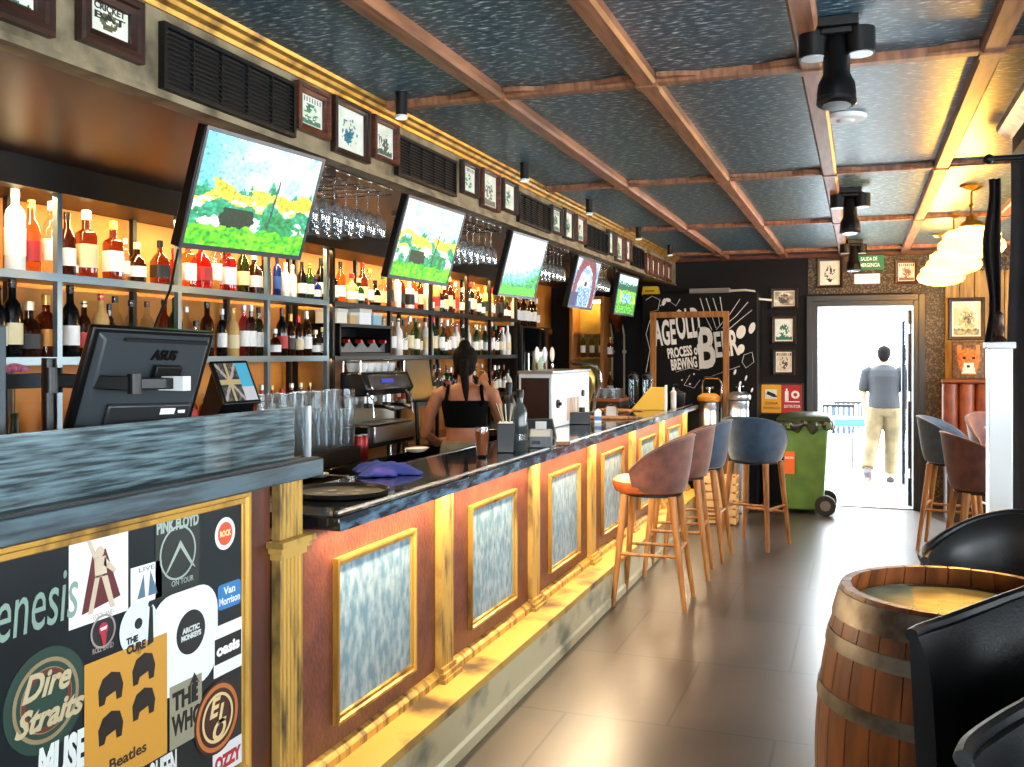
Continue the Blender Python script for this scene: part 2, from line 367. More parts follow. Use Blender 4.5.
def pilaster(y, z0, z1, cap=True, base=True):
    m = MB(); w = .062; xf = Xp + .028
    pts = [(Xp, y - w)]; k = 6
    for i in range(k):
        a = y - w + 2 * w * i / k; b_ = y - w + 2 * w * (i + 1) / k; g = (b_ - a) * .22
        pts += [(xf, a + .0005), (xf, b_ - 2 * g), (xf - .009, b_ - 1.5 * g), (xf - .009, b_ - .6 * g)]
    pts += [(xf, y + w), (Xp, y + w)]
    m.prism(pts, z0, z1)
    for (on, zz, sg) in ((cap, z1, -1), (base, z0, 1)):
        if on:
            for q, (o_, hh) in enumerate(((.03, .018), (.02, .018), (.01, .02))):
                a = zz + sg * sum((.018, .018, .02)[:q]); m.box(Xp, xf + o_, y - w - o_, y + w + o_, min(a, a + sg * hh), max(a, a + sg * hh))
    return m
for i, y in enumerate(PY):
    pilaster(y, .244, 1.04, cap=(i == 0)).build('pilaster', GOLDW, bar, True, ang=20)
def rect_frame(m, xf, y0, y1, z0, z1, w=.032, d=.022):
    prof = [(0, 0), (0, d), (.3 * w, d), (.45 * w, d * .6), (.8 * w, d * .6), (w, d * .2), (w, 0)]
    cs = [(y0, z0, 1, 1), (y1, z0, -1, 1), (y1, z1, -1, -1), (y0, z1, 1, -1), (y0, z0, 1, 1)]
    return m.rings([[(xf + dd, cy + sy * o_, cz + sz * o_) for o_, dd in prof] for cy, cz, sy, sz in cs], cap=False)
for i in range(6):
    a = PY[i] + .29; b_ = PY[i + 1] - .28; f = rect_frame(MB(), Xp, a, b_, .36, .915).build('panel_frame', GOLD, bar, True)
    MB().box(Xp - .001, Xp + .006, a + .03, b_ - .03, .39, .885).build('panel_insert', BLUE, f, True, smooth=False)
# raised end section with the sticker board
SLAB = mat('streaked_blue_wood', '48606a', .4, 0, '18222a', 5, (7, .6, 7), .42, .62)
SLABV = mat('streaked_blue_board', 'a4b8be', .3, 0, '2a363c', 7, (1, .9, 16), .3, .62)
rs = thing('raised_counter', 'raised counter end with streaked blue-grey top and glass screen', 'counter', (-1.9, 1.5, 0))
RY0, RY1 = -.2, 2.455
MB().box(-2.4, Xp - .001, RY0, 2.44, 0, 1.225).build('cabinet_body', mat('cabinet_wood', '5e2c1a', .4, 0, '3c1a10', 3, (3, 3, 1)), rs, True, smooth=False)
MB().box(-2.4, -1.55, RY0, 2.577, 1.225, 1.277).build('slab_top', SLAB, rs, True, bevel=.004)
pilaster(2.51, 1.041, 1.225, False, False).build('corner_trim', GOLDW, rs, True, ang=20)
sb_ = MB().box(-1.66, -1.645, RY0 + .05, 2.56, 1.277, 1.432).build('screen_board', SLABV, rs, True, smooth=False)
MB().box(-1.6, -1.594, RY0 + .05, 2.56, 1.279, 1.435).build('glass_pane', GLASS, rs, True, smooth=False)
MB().box(-1.604, -1.59, 2.556, 2.57, 1.277, 1.437).build('glass_post', STEEL, rs, True)
MB().box(-1.58, -1.565, RY0, 2.57, 1.277, 1.283).build('front_lip', mat('dark_seal', '101418', .4), rs, True)
# ================================================================ STICKER BOARD
XB = -1.640
bd = thing('sticker_board', 'gold-framed dark board covered in music stickers on the raised counter end', 'poster', (XB, 1.4, .5))
fy1, fz1, fy0, fz0 = 2.315, 1.205, .15, .42
rect_frame(MB(), -1.65, fy0, fy1, fz0, fz1, .035, .022).build('frame', GOLD, bd, True)
MB().box(-1.65, XB, fy0 + .03, fy1 - .03, fz0 + .03, fz1 - .03).build('backing', mat('board_black', '10181c', .3, 0, '162226', 3), bd, True, smooth=False)
def inkm(c): return mat('ink_' + c, c, .5)
def BM(u, v, roll=0, dx=0): 
    p = P(u, v, X=XB + dx); return Matrix.Translation(p) @ Matrix.Rotation(PI / 2, 4, 'Z') @ Matrix.Rotation(roll, 4, 'Y')
SC = None
def ysz(u0, u1): return abs(P(u1, 500, X=XB).y - P(u0, 500, X=XB).y)
def zsz(u, v0, v1): return abs(P(u, v0, X=XB).z - P(u, v1, X=XB).z)
def disc(m, r, d0=.0005, n=40): return m.prism([(r * math.cos(2 * PI * i / n), r * math.sin(2 * PI * i / n)) for i in range(n)], -d0, 0, 'y')
def ring(m, r0, r1, d0, n=40):
    M0 = m.M
    return m.rings([[(r * math.cos(2 * PI * i / n), y, r * math.sin(2 * PI * i / n)) for i in range(n)] for r, y in ((r0, 0), (r1, 0), (r1, -d0), (r0, -d0), (r0, 0))], cap=False)
def sq(m, w, h, d0=.0005, r=.0):
    if r:
        pl = []
        for cx, cz, a0 in ((w / 2 - r, h / 2 - r, 0), (-w / 2 + r, h / 2 - r, 90), (-w / 2 + r, -h / 2 + r, 180), (w / 2 - r, -h / 2 + r, 270)):
            pl += [(cx + r * math.cos(R(a0 + k * 15)), cz + r * math.sin(R(a0 + k * 15))) for k in range(7)]
        return m.prism(pl, -d0, 0, 'y')
    return m.box(-w / 2, w / 2, -d0, 0, -h / 2, h / 2)
def sticker(u0, u1, v0, v1, shape, col, label, layers, roll=0, r=0, lev=1):
    """layers: (colour, function(mb, w, h)) stacked a hair above each other"""
    uc, vc = (u0 + u1) / 2, (v0 + v1) / 2; w, h = ysz(u0, u1), zsz(uc, v0, v1); M = BM(uc, vc, roll, .0008 * lev)
    m = MB().at(M)
    (disc(m, min(w, h) / 2) if shape == 'disc' else sq(m, w, h, r=r * min(w, h)))
    o = m.build('sticker', inkm(col), bd, True, smooth=False); o['label'] = label
    for k, (c, fn) in enumerate(layers):
        mm = MB().at(M @ Matrix.Translation((0, -.0006 * (k + 1), 0))); fn(mm, w, h); mm.build('print', inkm(c), o, True, smooth=False)
    return o
def tx(t, size, x=0, z=0, bold=0, shear=0, fit=None, rot=0):
    def g(m, w, h):
        M0 = m.M; m.at(M0 @ Matrix.Translation((x * w, 0, z * h)) @ Matrix.Rotation(rot, 4, 'Y')).text(t, size * h, .0006, bold * h, shear, True, fit * w if fit else None); m.at(M0)
    return g
def multi(*fs):
    def g(m, w, h):
        for f in fs: f(m, w, h)
    return g
def dk(r, x=0, z=0):
    def g(m, w, h): M0 = m.M; disc(m.at(M0 @ Matrix.Translation((x * w, 0, z * h))), r * min(w, h)); m.at(M0)
    return g
def rg(r0, r1):
    return lambda m, w, h: ring(m, r0 * min(w, h), r1 * min(w, h), .0006)
def pol(*pts, x=0, z=0, s=1):
    def g(m, w, h): m.prism([((a * s + x) * w, (b * s + z) * h) for a, b in pts], -.0006, 0, 'y')
    return g
figure = multi(dk(.07, 0, .26), pol((-.1, .2), (.1, .2), (.12, -.02), (-.08, -.02)), pol((-.08, -.0), (.0, 0), (-.12, -.4), (-.2, -.4)), pol((.02, 0), (.12, 0), (.26, -.4), (.18, -.4)), pol((-.1, .18), (-.22, .42), (-.17, .44), (-.04, .2)), pol((.08, .19), (.28, .02), (.25, -.02), (.06, .1)))
sticker(70, 129, 530, 620, 'sq', 'e6ecea', 'white square print of a standing figure in a dark red cape', [('5a1d20', pol((-.12, .25), (.1, .28), (.36, -.3), (-.3, -.38))), ('c9b8a0', figure)], roll=0, lev=1)
sticker(156, 200, 513, 592, 'sq', '1c2623', 'dark printed card with pale lettering and a small triangle', [('9fb0a6', multi(tx('PINK FLOYD', .2, 0, .36, .01, fit=.95), pol((-.3, -.25), (.05, .15), (.4, -.25), (.3, -.2), (.05, .06), (-.22, -.2)), rg(.38, .41), tx('ON TOUR', .1, .1, -.38, fit=.5)))], lev=1)
sticker(215, 235, 517, 550, 'disc', 'e9ecea', 'small round white sticker with orange centre', [('d8512a', dk(.36)), ('f2d9a0', tx('ROCK', .24, 0, 0, .01, fit=.55))])
sticker(131, 162, 564, 602, 'sq', 'e8ecec', 'small white card with two dark shapes', [('4f6f86', multi(pol((-.3, -.35), (-.05, -.35), (-.1, .25)), pol((.05, -.35), (.35, -.35), (.12, .3)), tx('LIVE', .16, 0, .38, fit=.5)))])
sticker(90, 116, 607, 655, 'disc', '16191b', 'round dark emblem sticker with a red centre', [('9b8f88', multi(rg(.42, .48), tx('ROCK AND', .16, 0, .34, fit=.8), tx('ROLL BAND', .16, 0, -.36, fit=.8))), ('a8283a', multi(dk(.18, 0, .05), pol((-.12, .0), (.12, 0), (.09, -.28), (-.02, -.3)))), ('e8dcd8', pol((-.14, .08), (.14, .1), (.1, .03), (-.1, .02)))])
sticker(120, 158, 600, 655, 'disc', 'd6e3e2', 'round white sticker with a dark upright figure', [('12181a', multi(pol((.22, -.4), (.28, .3), (.36, .3), (.38, -.36)), dk(.06, .2 + .1, .36), dk(.1, -.02, .08), tx('THE', .15, -.18, -.18, .01, fit=.3), tx('CURE', .2, -.08, -.34, .012, fit=.5)))], lev=3)
sticker(152, 219, 590, 690, 'sq', 'e2ecea', 'large white rounded sticker with a black disc', [('14181a', dk(.22, .08, .06)), ('cfd8d6', multi(tx('ARCTIC', .07, .08, .09, .004, fit=.26), tx('MONKEYS', .07, .08, .02, .004, fit=.3)))], r=.3, lev=2)
sticker(218, 241, 582, 607, 'sq', '2f78b4', 'small blue sticker with white lettering', [('dfe9f0', multi(tx('Van', .42, 0, .2, .01, fit=.5), tx('Morrison', .42, 0, -.2, .01, fit=.9)))], r=.2)
sticker(214, 242, 622, 672, 'sq', 'e8ecec', 'white card with a black lettered block', [('0e1113', lambda m, w, h: sq(m, w * .94, h * .5)), ('f0f3f3', multi(tx('oasis', .3, 0, 0, .015, fit=.82), lambda m, w, h: None))], lev=3)
sticker(170, 202, 680, 742, 'sq', '8d8a74', 'olive card with heavy black lettering', [('0c0e0f', multi(tx('THE', .38, -.02, .22, .02, fit=.8), tx('WHO', .42, .04, -.16, .02, fit=.95), pol((.2, .1), (.32, .1), (.32, .42), (.42, .36), (.26, .56), (.08, .36), (.2, .42))))], lev=3)
sticker(195, 240, 675, 760, 'disc', '3a1b14', 'round red and gold emblem sticker with cursive letters', [('b46a34', rg(.4, .46)), ('d8c08a', multi(rg(.3, .34), tx('E', .3, -.1, .12, .01, .3), tx('L', .3, .08, .02, .01, .3), tx('O', .3, 0, -.16, .01, .3)))], lev=4)
b4 = []
for q, (x, z) in enumerate(((-.2, .24), (.2, .28), (-.2, -.06), (.2, -.0))): b4 += [pol((-.14, -.1), (-.15, .02), (-.1, .1), (.0, .13), (.1, .1), (.14, 0), (.12, -.1), (.06, -.1), (.05, -.03), (-.06, -.05), (-.08, -.1), x=x, z=z)]
sticker(87, 169, 648, 775, 'sq', 'c58f35', 'gold square cover with four dark rounded head shapes', [('1a1512', multi(*b4, tx('Beatles', .12, 0, -.35, .003, fit=.45)))], lev=3)
sticker(5, 88, 632, 768, 'disc', '1d3a30', 'large dark green record with tan rings and cursive lettering', [('8a7a58', multi(rg(.36, .4), rg(.3, .31))), ('5d2a20', rg(.25, .3)), ('b8aa86', multi(tx('Dire', .26, -.02, .12, .008, .4, fit=.6), tx('Straits', .24, .02, -.12, .008, .4, fit=.85)))], lev=1)
MB().at(BM(24, 610, -.02, .001)).text('Genesis', .17, .001, .0, .2, True, ysz(-38, 74)).build('lettering', inkm('7e9a8c'), bd, True, smooth=False)['label'] = 'pale green hand-drawn lettering'
MB().at(BM(62, 760, 0, .001)).text('MUSE', .11, .001, .006, .1, True, ysz(30, 80)).build('lettering', inkm('d6dcd8'), bd, True, smooth=False)
MB().at(BM(163, 772, 0, .001)).text('QUEEN', .09, .001, .004, 0, True, ysz(150, 178)).build('lettering', inkm('d6dcd8'), bd, True, smooth=False)
sticker(213, 242, 742, 800, 'sq', 'd9dcdc', 'white card with red lettering', [('b02a30', tx('OZZY', .3, 0, .2, .02, fit=.9))], lev=2)
# ================================================================ TELEVISIONS
def solve(TL, TR, BL, tTL, asp):
    lo, hi = tTL * 1.0, tTL * 1.6; best = None
    for i in range(400):
        tr = lo + (hi - lo) * i / 399; a = P(*TL, t=tTL); b = P(*TR, t=tr); e = (b - a).normalized()
        d = D(*BL); o = Vector((0, 0, H)); tb = (a - o).dot(e) / d.dot(e)
        if tb <= 0: continue
        c = P(*BL, t=tb); A = (b - a).length / (c - a).length
        if best is None or abs(A - asp) < best[0]: best = (abs(A - asp), a, b, c, A, tr)
    return best
def panel_frame(a, b, c):
    ex = (b - a).normalized(); ez = (a - c); ez = (ez - ex * ez.dot(ex)).normalized(); ey = ez.cross(ex)
    ctr = (b + c) / 2; w = (b - a).length; h = (c - a).length
    M = Matrix((ex, ey, ez)).transposed().to_4x4(); M.translation = ctr
    return M, w, h
def landscape(k):
    def g(x, y):
        n_ = nz(x, y, k, 7); n2 = nz(x, y, k + 5, 20)
        sky = mixc((.75, .97, 1), (1, 1, 1), .5 + n_)
        if k == 1: sky = mixc(sky, (.45, .92, .95), 1 - x * 2.2 if y > .35 else 0)
        c = sky
        tl = .42 + .25 * max(0, nz(x, 0, k, 9)) + .2 * max(0, nz(x, 1, k, 22)) + (.1 if k in (2, 1) else 0)
        if y < tl: c = mixc((.1, .62, .38), (.2, .75, .6), .5 + n2 * 1.5)
        if k in (1, 2) and y < .58 + .12 * nz(x, 0, 3, 4) and n_ > -.1 and y > .36: c = mixc((.98, .95, .55), (.9, .85, .2), n_ + .5)
        if y < .44 + .05 * n2 and n_ + n2 * .5 > .08: c = (.93, 1, .97)
        if y < .38 and math.hypot(x - .36, (y - .28) * .8) < .14 + .05 * n2: c = (.05, .2, .1)
        if y < .36 and math.hypot(x - .72, (y - .3)) < .14 + .06 * n2: c = mixc((.05, .5, .2), (.1, .7, .45), n2 + .5)
        if k in (1, 2) and abs(x - .62 - .06 * y) < .008 and .2 < y < .7: c = (.15, .35, .3)
        if y < .2 + .05 * nz(x, 0, k, 12): c = mixc((.25, .78, .1), (.55, .95, .12), .5 + n2 * 1.4 + n_)
        if k == 3:
            c = (1, 1, 1)
            tt = .28 + .5 * max(0, x - .55) + .1 * n2
            if y < tt + .12: c = mixc((.8, 1, .95), (.3, .85, .7), (tt + .12 - y) * 5 + n2)
            if y < tt - .08: c = mixc((.1, .6, .4), (.3, .8, .3), .5 + n2 * 2)
            if y < .15 + .03 * n2: c = (.35, .9, .2)
        if k == 4:
            c = mixc((.95, .95, 1), (.55, .7, .95), .5 + n_ * 1.5)
            arc = .42 * math.sqrt(max(0, 1 - ((x - .55) / .42) ** 2)) + .45
            if abs(math.hypot((x - .5) / .42, (y - .3) / .75) - .95) < .18 + .06 * n2: c = mixc((.42, .1, .14), (.6, .25, .3), .5 + n2)
            if y < .42 and abs(x - .5) < .25: c = mixc((.25, .5, .95), (.75, .85, 1), .5 + n2 * 2)
            if math.hypot(x - .52, y - .5) < .06: c = (.08, .12, .15)
            if y < .3 and x < .3: c = (.1, .15, .4)
        if k == 5:
            c = mixc((.5, .85, 1), (.9, 1, 1), y * 2 - .9)
            if y < .8 + .1 * n2: c = (.1, .4, .25)
            if y < .62 + .05 * n_: c = mixc((.85, .95, .3), (.3, .8, .2), .5 + n_ * 2)
            if .3 < y < .52 and .25 < x < .75: c = mixc((.75, .95, 1), (.3, .6, .8), .5 + n2 * 2)
            if y < .3: c = mixc((.15, .55, .15), (.5, .9, .15), .5 + n2 * 2)
        n3 = 1 + .35 * nz(x, y, 40 + k, 38) * (0 if min(c) > .8 else 1)
        return tuple(min(1, q * n3) for q in c)
    return g
TVE = vmat('screen_emission', emit=1.3)
lab = ['first and largest television from the raised counter end, green garden picture', 'second television along the bulkhead, trees above a yellow field and dark bush',
       'third television along the bulkhead, mostly white picture over a green strip', 'fourth television along the bulkhead, red arch and blue figure picture', 'smallest television at the far end of the bulkhead, green picture']
for k, (TL, TR, BL, X0) in enumerate((((206.5, 124.5), (324.5, 159), (178, 247), -1.93), ((408, 194), (465.5, 213.5), (386.5, 277.5), -1.93), ((512.9, 230.5), (548, 241), (496.8, 295.5), -1.93),
                                      ((578.5, 255), (601.5, 262.8), (566.8, 306.9), -1.93), ((619.7, 272.3), (638.8, 277.8), (613.3, 314), -1.93))):
    t0 = X0 / D(*TL).x
    _, a, b, c, A, tr = solve(TL, TR, BL, t0, 1.7)
    M, w, h = panel_frame(a, b, c)
    print('TV', k, [round(x, 2) for x in M.translation], round(w, 2), round(h, 2), round(A, 2))
    tv = thing('television', lab[k], 'television', group='televisions hung under the bulkhead', M=M)
    MB().box(-w / 2, w / 2, 0, .035, -h / 2, h / 2).build('casing', BLKPL, tv, bevel=.004)
    bz = .012
    m = MB()
    for q in ((-w / 2, w / 2, -h / 2, -h / 2 + bz * 1.4), (-w / 2, w / 2, h / 2 - bz, h / 2), (-w / 2, -w / 2 + bz, -h / 2 + bz, h / 2 - bz), (w / 2 - bz, w / 2, -h / 2 + bz, h / 2 - bz)): m.box(q[0], q[1], -.006, .0, q[2], q[3])
    m.build('bezel', mat('grey_bezel', '4c4f55', .3, .4), tv)
    paint('screen', tv, w - 2 * bz, h - 2.2 * bz, (150, 110, 80, 64, 50)[k], (88, 64, 46, 40, 34)[k], landscape(k + 1), TVE, Matrix.Translation((0, -.002, 0)))
    top = M.inverted() @ Vector((M.translation.x - .1, M.translation.y, BZ + .02))
    MB().box(-.09, .09, .035, .06, -.09, .09).tube([(0, .06, 0), (0, .11, .02), top], .018).build('mount_arm', BLACK, tv)
# ================================================================ PICTURES AND GRILLES ON THE BULKHEAD
PRINT = vmat('printed_paper', rough=.35)
def print_fn(k, bg=(.9, .93, .85), ink=(.2, .25, .2), ac=(.3, .6, .5)):
    def g(x, y):
        n_ = nz(x, y, k * 3.7, 4); n2 = nz(x, y, k * 1.3 + 9, 12)
        if x < .06 or x > .94 or y < .05 or y > .95: return (.93, .92, .86)
        c = mixc(bg, (1, 1, .97), .3 + n_)
        r_ = math.hypot((x - .5) * 1.2, y - .45)
        if r_ < .3 + .12 * n2 and n2 + n_ > -.05: c = mixc(ink, ac, .5 + n2 * 2)
        if y < .2 + .05 * n2 and k % 2: c = mixc(ac, ink, .3 + n2)
        if y > .8 and (k % 3 == 0) and int(x * 17) % 2: c = ink
        return c
    return g
def picture(name, label, c, w, h, rz, k, fm=None, depth=.03, fw=.028, group=None, bg=(.9, .93, .85), ink=(.2, .25, .2), ac=(.3, .6, .5), out=None, mat_=0, text=None, res=None):
    o = thing(name, label, 'picture', c, rz, group)
    fm = fm or WOODD; m = MB()
    prof = [(0, 0), (0, -depth * .8), (fw * .2, -depth), (fw * .5, -depth * .95), (fw * .6, -depth * .65), (fw, -depth * .5), (fw, 0)]
    cs = [(-w / 2, -h / 2, 1, 1), (w / 2, -h / 2, -1, 1), (w / 2, h / 2, -1, -1), (-w / 2, h / 2, 1, -1), (-w / 2, -h / 2, 1, 1)]
    m.rings([[(cx + sx * a, d_, cz + sz * a) for a, d_ in prof] for cx, cz, sx, sz in cs], cap=False).build('frame', fm, o)
    iw, ih = w - 2 * fw, h - 2 * fw
    MB().box(-iw / 2, iw / 2, -.004, 0, -ih / 2, ih / 2).build('backing', PAPER if mat_ else BLACK, o, smooth=False)
    rs_ = res or max(10, min(44, int(iw / .006)))
    paint('print', o, iw - 2 * mat_ - .004, ih - 2 * mat_ - .004, rs_, int(rs_ * ih / iw) + 1, print_fn(k, bg, ink, ac), PRINT, Matrix.Translation((0, -.005, 0)))
    if text:
        mm = MB()
        for t_, s_, zz in text: mm.at(Matrix.Translation((0, -.0065, zz))).text(t_, s_, .001, .0006, 0, True, iw * .78)
        mm.build('lettering', inkm('2a2a26'), o, smooth=False)
    return o
# (u0,u1) on the bulkhead face -> y range; v0,v1 at centre -> z range
def bk(u0, u1, v0, v1, uc=None):
    a, b = P(u0, 200, X=BX), P(u1, 200, X=BX); uc = uc or (u0 + u1) / 2
    return (a.y + b.y) / 2, b.y - a.y, P(uc, v0, X=BX).z, P(uc, v1, X=BX).z
G5 = 'small framed pictures along the bulkhead'
frames = [((-30, 48), (-34, 24), 'green printed picture in wide dark frame, nearest the ceiling corner above the raised counter', dict(fw=.05, ac=(.2, .5, .4), ink=(.3, .15, .1))),
 ((74, 138), (-18, 53), 'cream cricket-style poster with lettering in heavy brown frame before the first grille', dict(fw=.045, text=[('INTERNATIONAL', .022, .055), ('CRICKET', .026, .03), ('BAT', .026, .005)], ac=(.4, .4, .3), ink=(.35, .3, .2))),
 ((293, 325), (88, 135), 'small green round-image picture just past the first grille', dict(fm=WOODM, fw=.03, ac=(.3, .6, .45))),
 ((330, 365), (100, 158), 'tall blue and white picture, middle of the trio past the first grille', dict(fw=.024, ac=(.15, .5, .6), ink=(.1, .35, .45))),
 ((370, 394), (120, 162), 'small vehicle print in brown frame just before the second grille', dict(fm=WOODM, fw=.022, ac=(.35, .45, .4))),
 ((459, 475), (163, 196), 'small pale print in dark frame just past the second grille', dict(fw=.02)),
 ((479, 496), (170, 210), 'tall cream print in brown frame, middle of the trio past the second grille', dict(fm=WOODM, fw=.018, ac=(.5, .5, .45), ink=(.4, .4, .35))),
 ((500, 514), (181, 213), 'small print in dark frame just before the third grille', dict(fw=.02)),
 ((549, 559.5), (207, 234), 'small picture in dark frame just past the third grille', dict(fw=.02)),
 ((562, 571.5), (210, 240), 'tall pale picture, middle of the trio past the third grille', dict(fw=.018)),
 ((574, 583), (216, 243), 'small pale picture just before the fourth grille', dict(fm=WOODM, fw=.02)),
 ((606, 612), (229, 255), 'narrow dark frame just past the fourth grille', dict(fw=.02)),
 ((614, 621.5), (235, 262), 'brown-framed picture, middle of the trio past the fourth grille', dict(fm=WOODM, fw=.02)),
 ((623.5, 629), (239, 261), 'small brown-framed picture just before the fifth grille', dict(fm=WOODM, fw=.02))]
for k, ((u0, u1), (v0, v1), lb, kw) in enumerate(frames):
    y, w, z1, z0 = bk(u0, u1, v0, v1)
    w = abs(w); z1 = min(z1, CZ - .055) if k > 1 else min(z1, 2.585); z0 = max(z0, BZ + .022)
    picture('picture_frame', lb, (BX + .002, y, (z0 + z1) / 2), w, z1 - z0, PI / 2, k + 1, group=G5, **kw)
ords = ['first', 'second', 'third', 'fourth', 'last']
for i in range(5):
    u = 644.5 + i * 5.2; y = P(u + 2, 250, X=BX).y
    w = P(u + 4.4, 250, X=BX).y - P(u, 250, X=BX).y
    picture('picture_frame', f'{ords[i]} of five red-brown framed pictures in a tight row past the fifth grille', (BX + .002, y, 2.45), w, .2, PI / 2, 30 + i, fm=WOODM, fw=.04, group=G5)
for k, (u0, u1, v0, v1) in enumerate(((158, 291, 10, 116), (394, 453, 128, 187), (516, 548, 192, 226), (584, 605.5, 222, 250), (630, 642, 242, 266))):
    y, w, z1, z0 = bk(u0, u1, v0, v1)
    if k == 0: z0, z1 = 2.37, 2.565
    else: z0, z1 = 2.38, 2.56
    g_ = thing('air_grille', ords[k] + ' black louvred air grille along the bulkhead, counted from the raised counter', 'vent', (BX + .001, y, (z0 + z1) / 2), PI / 2, 'black air grilles on the bulkhead')
    w = abs(w); h = z1 - z0; m = MB()
    MB().box(-w / 2 + .01, w / 2 - .01, -.004, 0, -h / 2 + .01, h / 2 - .01).build('backing', mat('grille_dark', '050506', .7), g_, smooth=False)
    for q in ((-w / 2, w / 2, -h / 2, -h / 2 + .014), (-w / 2, w / 2, h / 2 - .014, h / 2), (-w / 2, -w / 2 + .014, -h / 2 + .014, h / 2 - .014), (w / 2 - .014, w / 2, -h / 2 + .014, h / 2 - .014)): m.box(q[0], q[1], -.022, 0, q[2], q[3])
    m.build('rim', BLACK, g_)
    m = MB(); nn_ = 11
    for i in range(nn_):
        z = -h / 2 + .018 + (h - .036) * (i + .5) / nn_
        m.rings([[(xx, -.018, z - .006), (xx, -.003, z + .004), (xx, -.003, z + .006), (xx, -.018, z - .004)] for xx in (-w / 2 + .014, w / 2 - .014)])
    for i in range(1, int(w / .12)): xx = -w / 2 + i * w / int(w / .12); m.box(xx - .002, xx + .002, -.017, -.004, -h / 2 + .014, h / 2 - .014)
    m.build('louvres', mat('grille_black', '101112', .4), g_)
# ================================================================ BACK BAR SHELVING
def yx(u, X): return P(u, 300, X=X).y
SX = -3.04
SHG = mat('blue_grey_steel', '6f8188', .3, .5); SHD = mat('dark_brown_steel', '1d1613', .35, .3)
UN = [(yx(-95, SX), yx(60, SX), yx(180, SX), yx(269, SX), yx(328, SX)), (yx(334, SX), yx(391, SX), yx(432, SX), yx(468, SX), yx(491, SX), yx(517, SX))]
SHZ = {'upper': 1.916, 'middle': 1.58, 'lower': 1.235}
for k, ys_ in enumerate(UN):
    m_ = SHG if k == 0 else SHD
    s_ = thing('back_bar_shelf', ['pale blue-grey metal bottle shelving behind the raised counter end', 'dark metal bottle shelving behind the bartender, full of lit bottles'][k], 'shelf', (SX - .15, (ys_[0] + ys_[-1]) / 2, .95))
    for y in ys_:
        MB().box(SX - .025, SX, y - .013, y + .013, .95, 2.26).build('upright', m_, s_, True)
        MB().box(-3.33, -3.305, y - .013, y + .013, .95, 2.26).build('rear_post', BLACK, s_, True)
    for z in SHZ.values():
        if k == 1 and z > 1.5: a_ = ys_[0]
        MB().box(-3.33, SX + .002, ys_[0], ys_[-1], z - .02, z).box(SX - .002, SX + .006, ys_[0], ys_[-1], z - .028, z + .004).build('shelf_board', m_, s_, True)
struct(MB().box(-3.35, SX + .01, YB, 8.75, 2.245, BZ + .02), 'trim_40', mat('black_fascia', '0a0808', .5), smooth=False)
bc = thing('back_counter', 'dark low counter running along the wall under the bottle shelves', 'counter', (-3.05, 5.4, 0))
MB().box(-3.35, -2.82, 2.0, 9.3, 0, .9).build('cabinet_body', BLACK, bc, True, smooth=False)
MB().box(-3.35, -2.8, 2.0, 9.3, .9, .95).build('worktop', mat('black_worktop', '101214', .15, coat=.3), bc, True, bevel=.004)
# ---- bottles
def rsq(r, n=20, p=4.5):
    return [(r * math.copysign(abs(math.cos(a)) ** (2 / p), math.cos(a)), r * math.copysign(abs(math.sin(a)) ** (2 / p), math.sin(a))) for a in (2 * PI * (i + .5) / n for i in range(n))]
SHP = {  # outline (r, z), label band, cap (r, z0, z1), square?
 'round': ([(.034, 0), (.037, .006), (.037, .17), (.03, .2), (.015, .222), (.0135, .275), (.016, .277), (.016, .285)], (.05, .13), (.0155, .262, .295), 0),
 'slim': ([(.029, 0), (.032, .006), (.032, .19), (.024, .22), (.0125, .235), (.0125, .295)], (.06, .15), (.0145, .268, .305), 0),
 'square': ([(.032, 0), (.034, .006), (.034, .155), (.03, .168), (.015, .18), (.014, .235)], (.04, .125), (.017, .215, .25), 1),
 'squat': ([(.04, 0), (.045, .01), (.047, .09), (.04, .125), (.016, .15), (.015, .195)], (.035, .09), (.019, .18, .215), 0),
 'tall': ([(.033, 0), (.036, .006), (.036, .2), (.03, .225), (.014, .245), (.013, .3)], (.06, .16), (.0155, .27, .312), 0),
 'wine': ([(.034, 0), (.037, .006), (.037, .175), (.033, .2), (.015, .235), (.0135, .3)], (.05, .13), (.0148, .25, .303), 0),
 'flask': ([(.038, 0), (.043, .008), (.043, .13), (.028, .16), (.014, .18), (.013, .225)], (.045, .11), (.0165, .205, .245), 1)}
def gm(n, c, tr=.85, r=.04): return mat('glass_' + n, c, .12) if tr < .5 else tglass('glass_' + n, c, .2, .95 - tr)
GM = {'clear': gm('clear', 'f0f4f6', .95), 'amber': gm('amber', 'e8b060'), 'whisky': gm('whisky', 'b4703c'), 'red': gm('red', 'd84034', .7), 'green': gm('green', '5f9a5c', .75), 'olive': gm('olive', '6b7a20', .8),
      'brown': gm('brown', '7a4020', .7), 'black': gm('black', '0c0c0e', 0, .12), 'blue': gm('blue', '4560c8', .6), 'white': gm('white', 'eceae4', 0, .3), 'pink': gm('pink', 'e08a98', .9), 'tan': gm('tan', 'c9a060', 0, .35), 'yellow': gm('yellow', 'e8c23a', .85)}
LM = {k: mat('label_' + k, c, .5) for k, c in dict(white='f2f1ec', cream='e3d3a4', black='141414', gold='c79a3a', red='b3201c', blue='2c57a0', green='3a6a3c', orange='d8872a').items()}
CM = {k: mat('cap_' + k, c, .3, .3) for k, c in dict(white='eeeeea', black='111111', gold='c9a048', red='b81c18', silver='c8c8cc', brown='5a3018', cream='d8c8a0').items()}
BC = {}
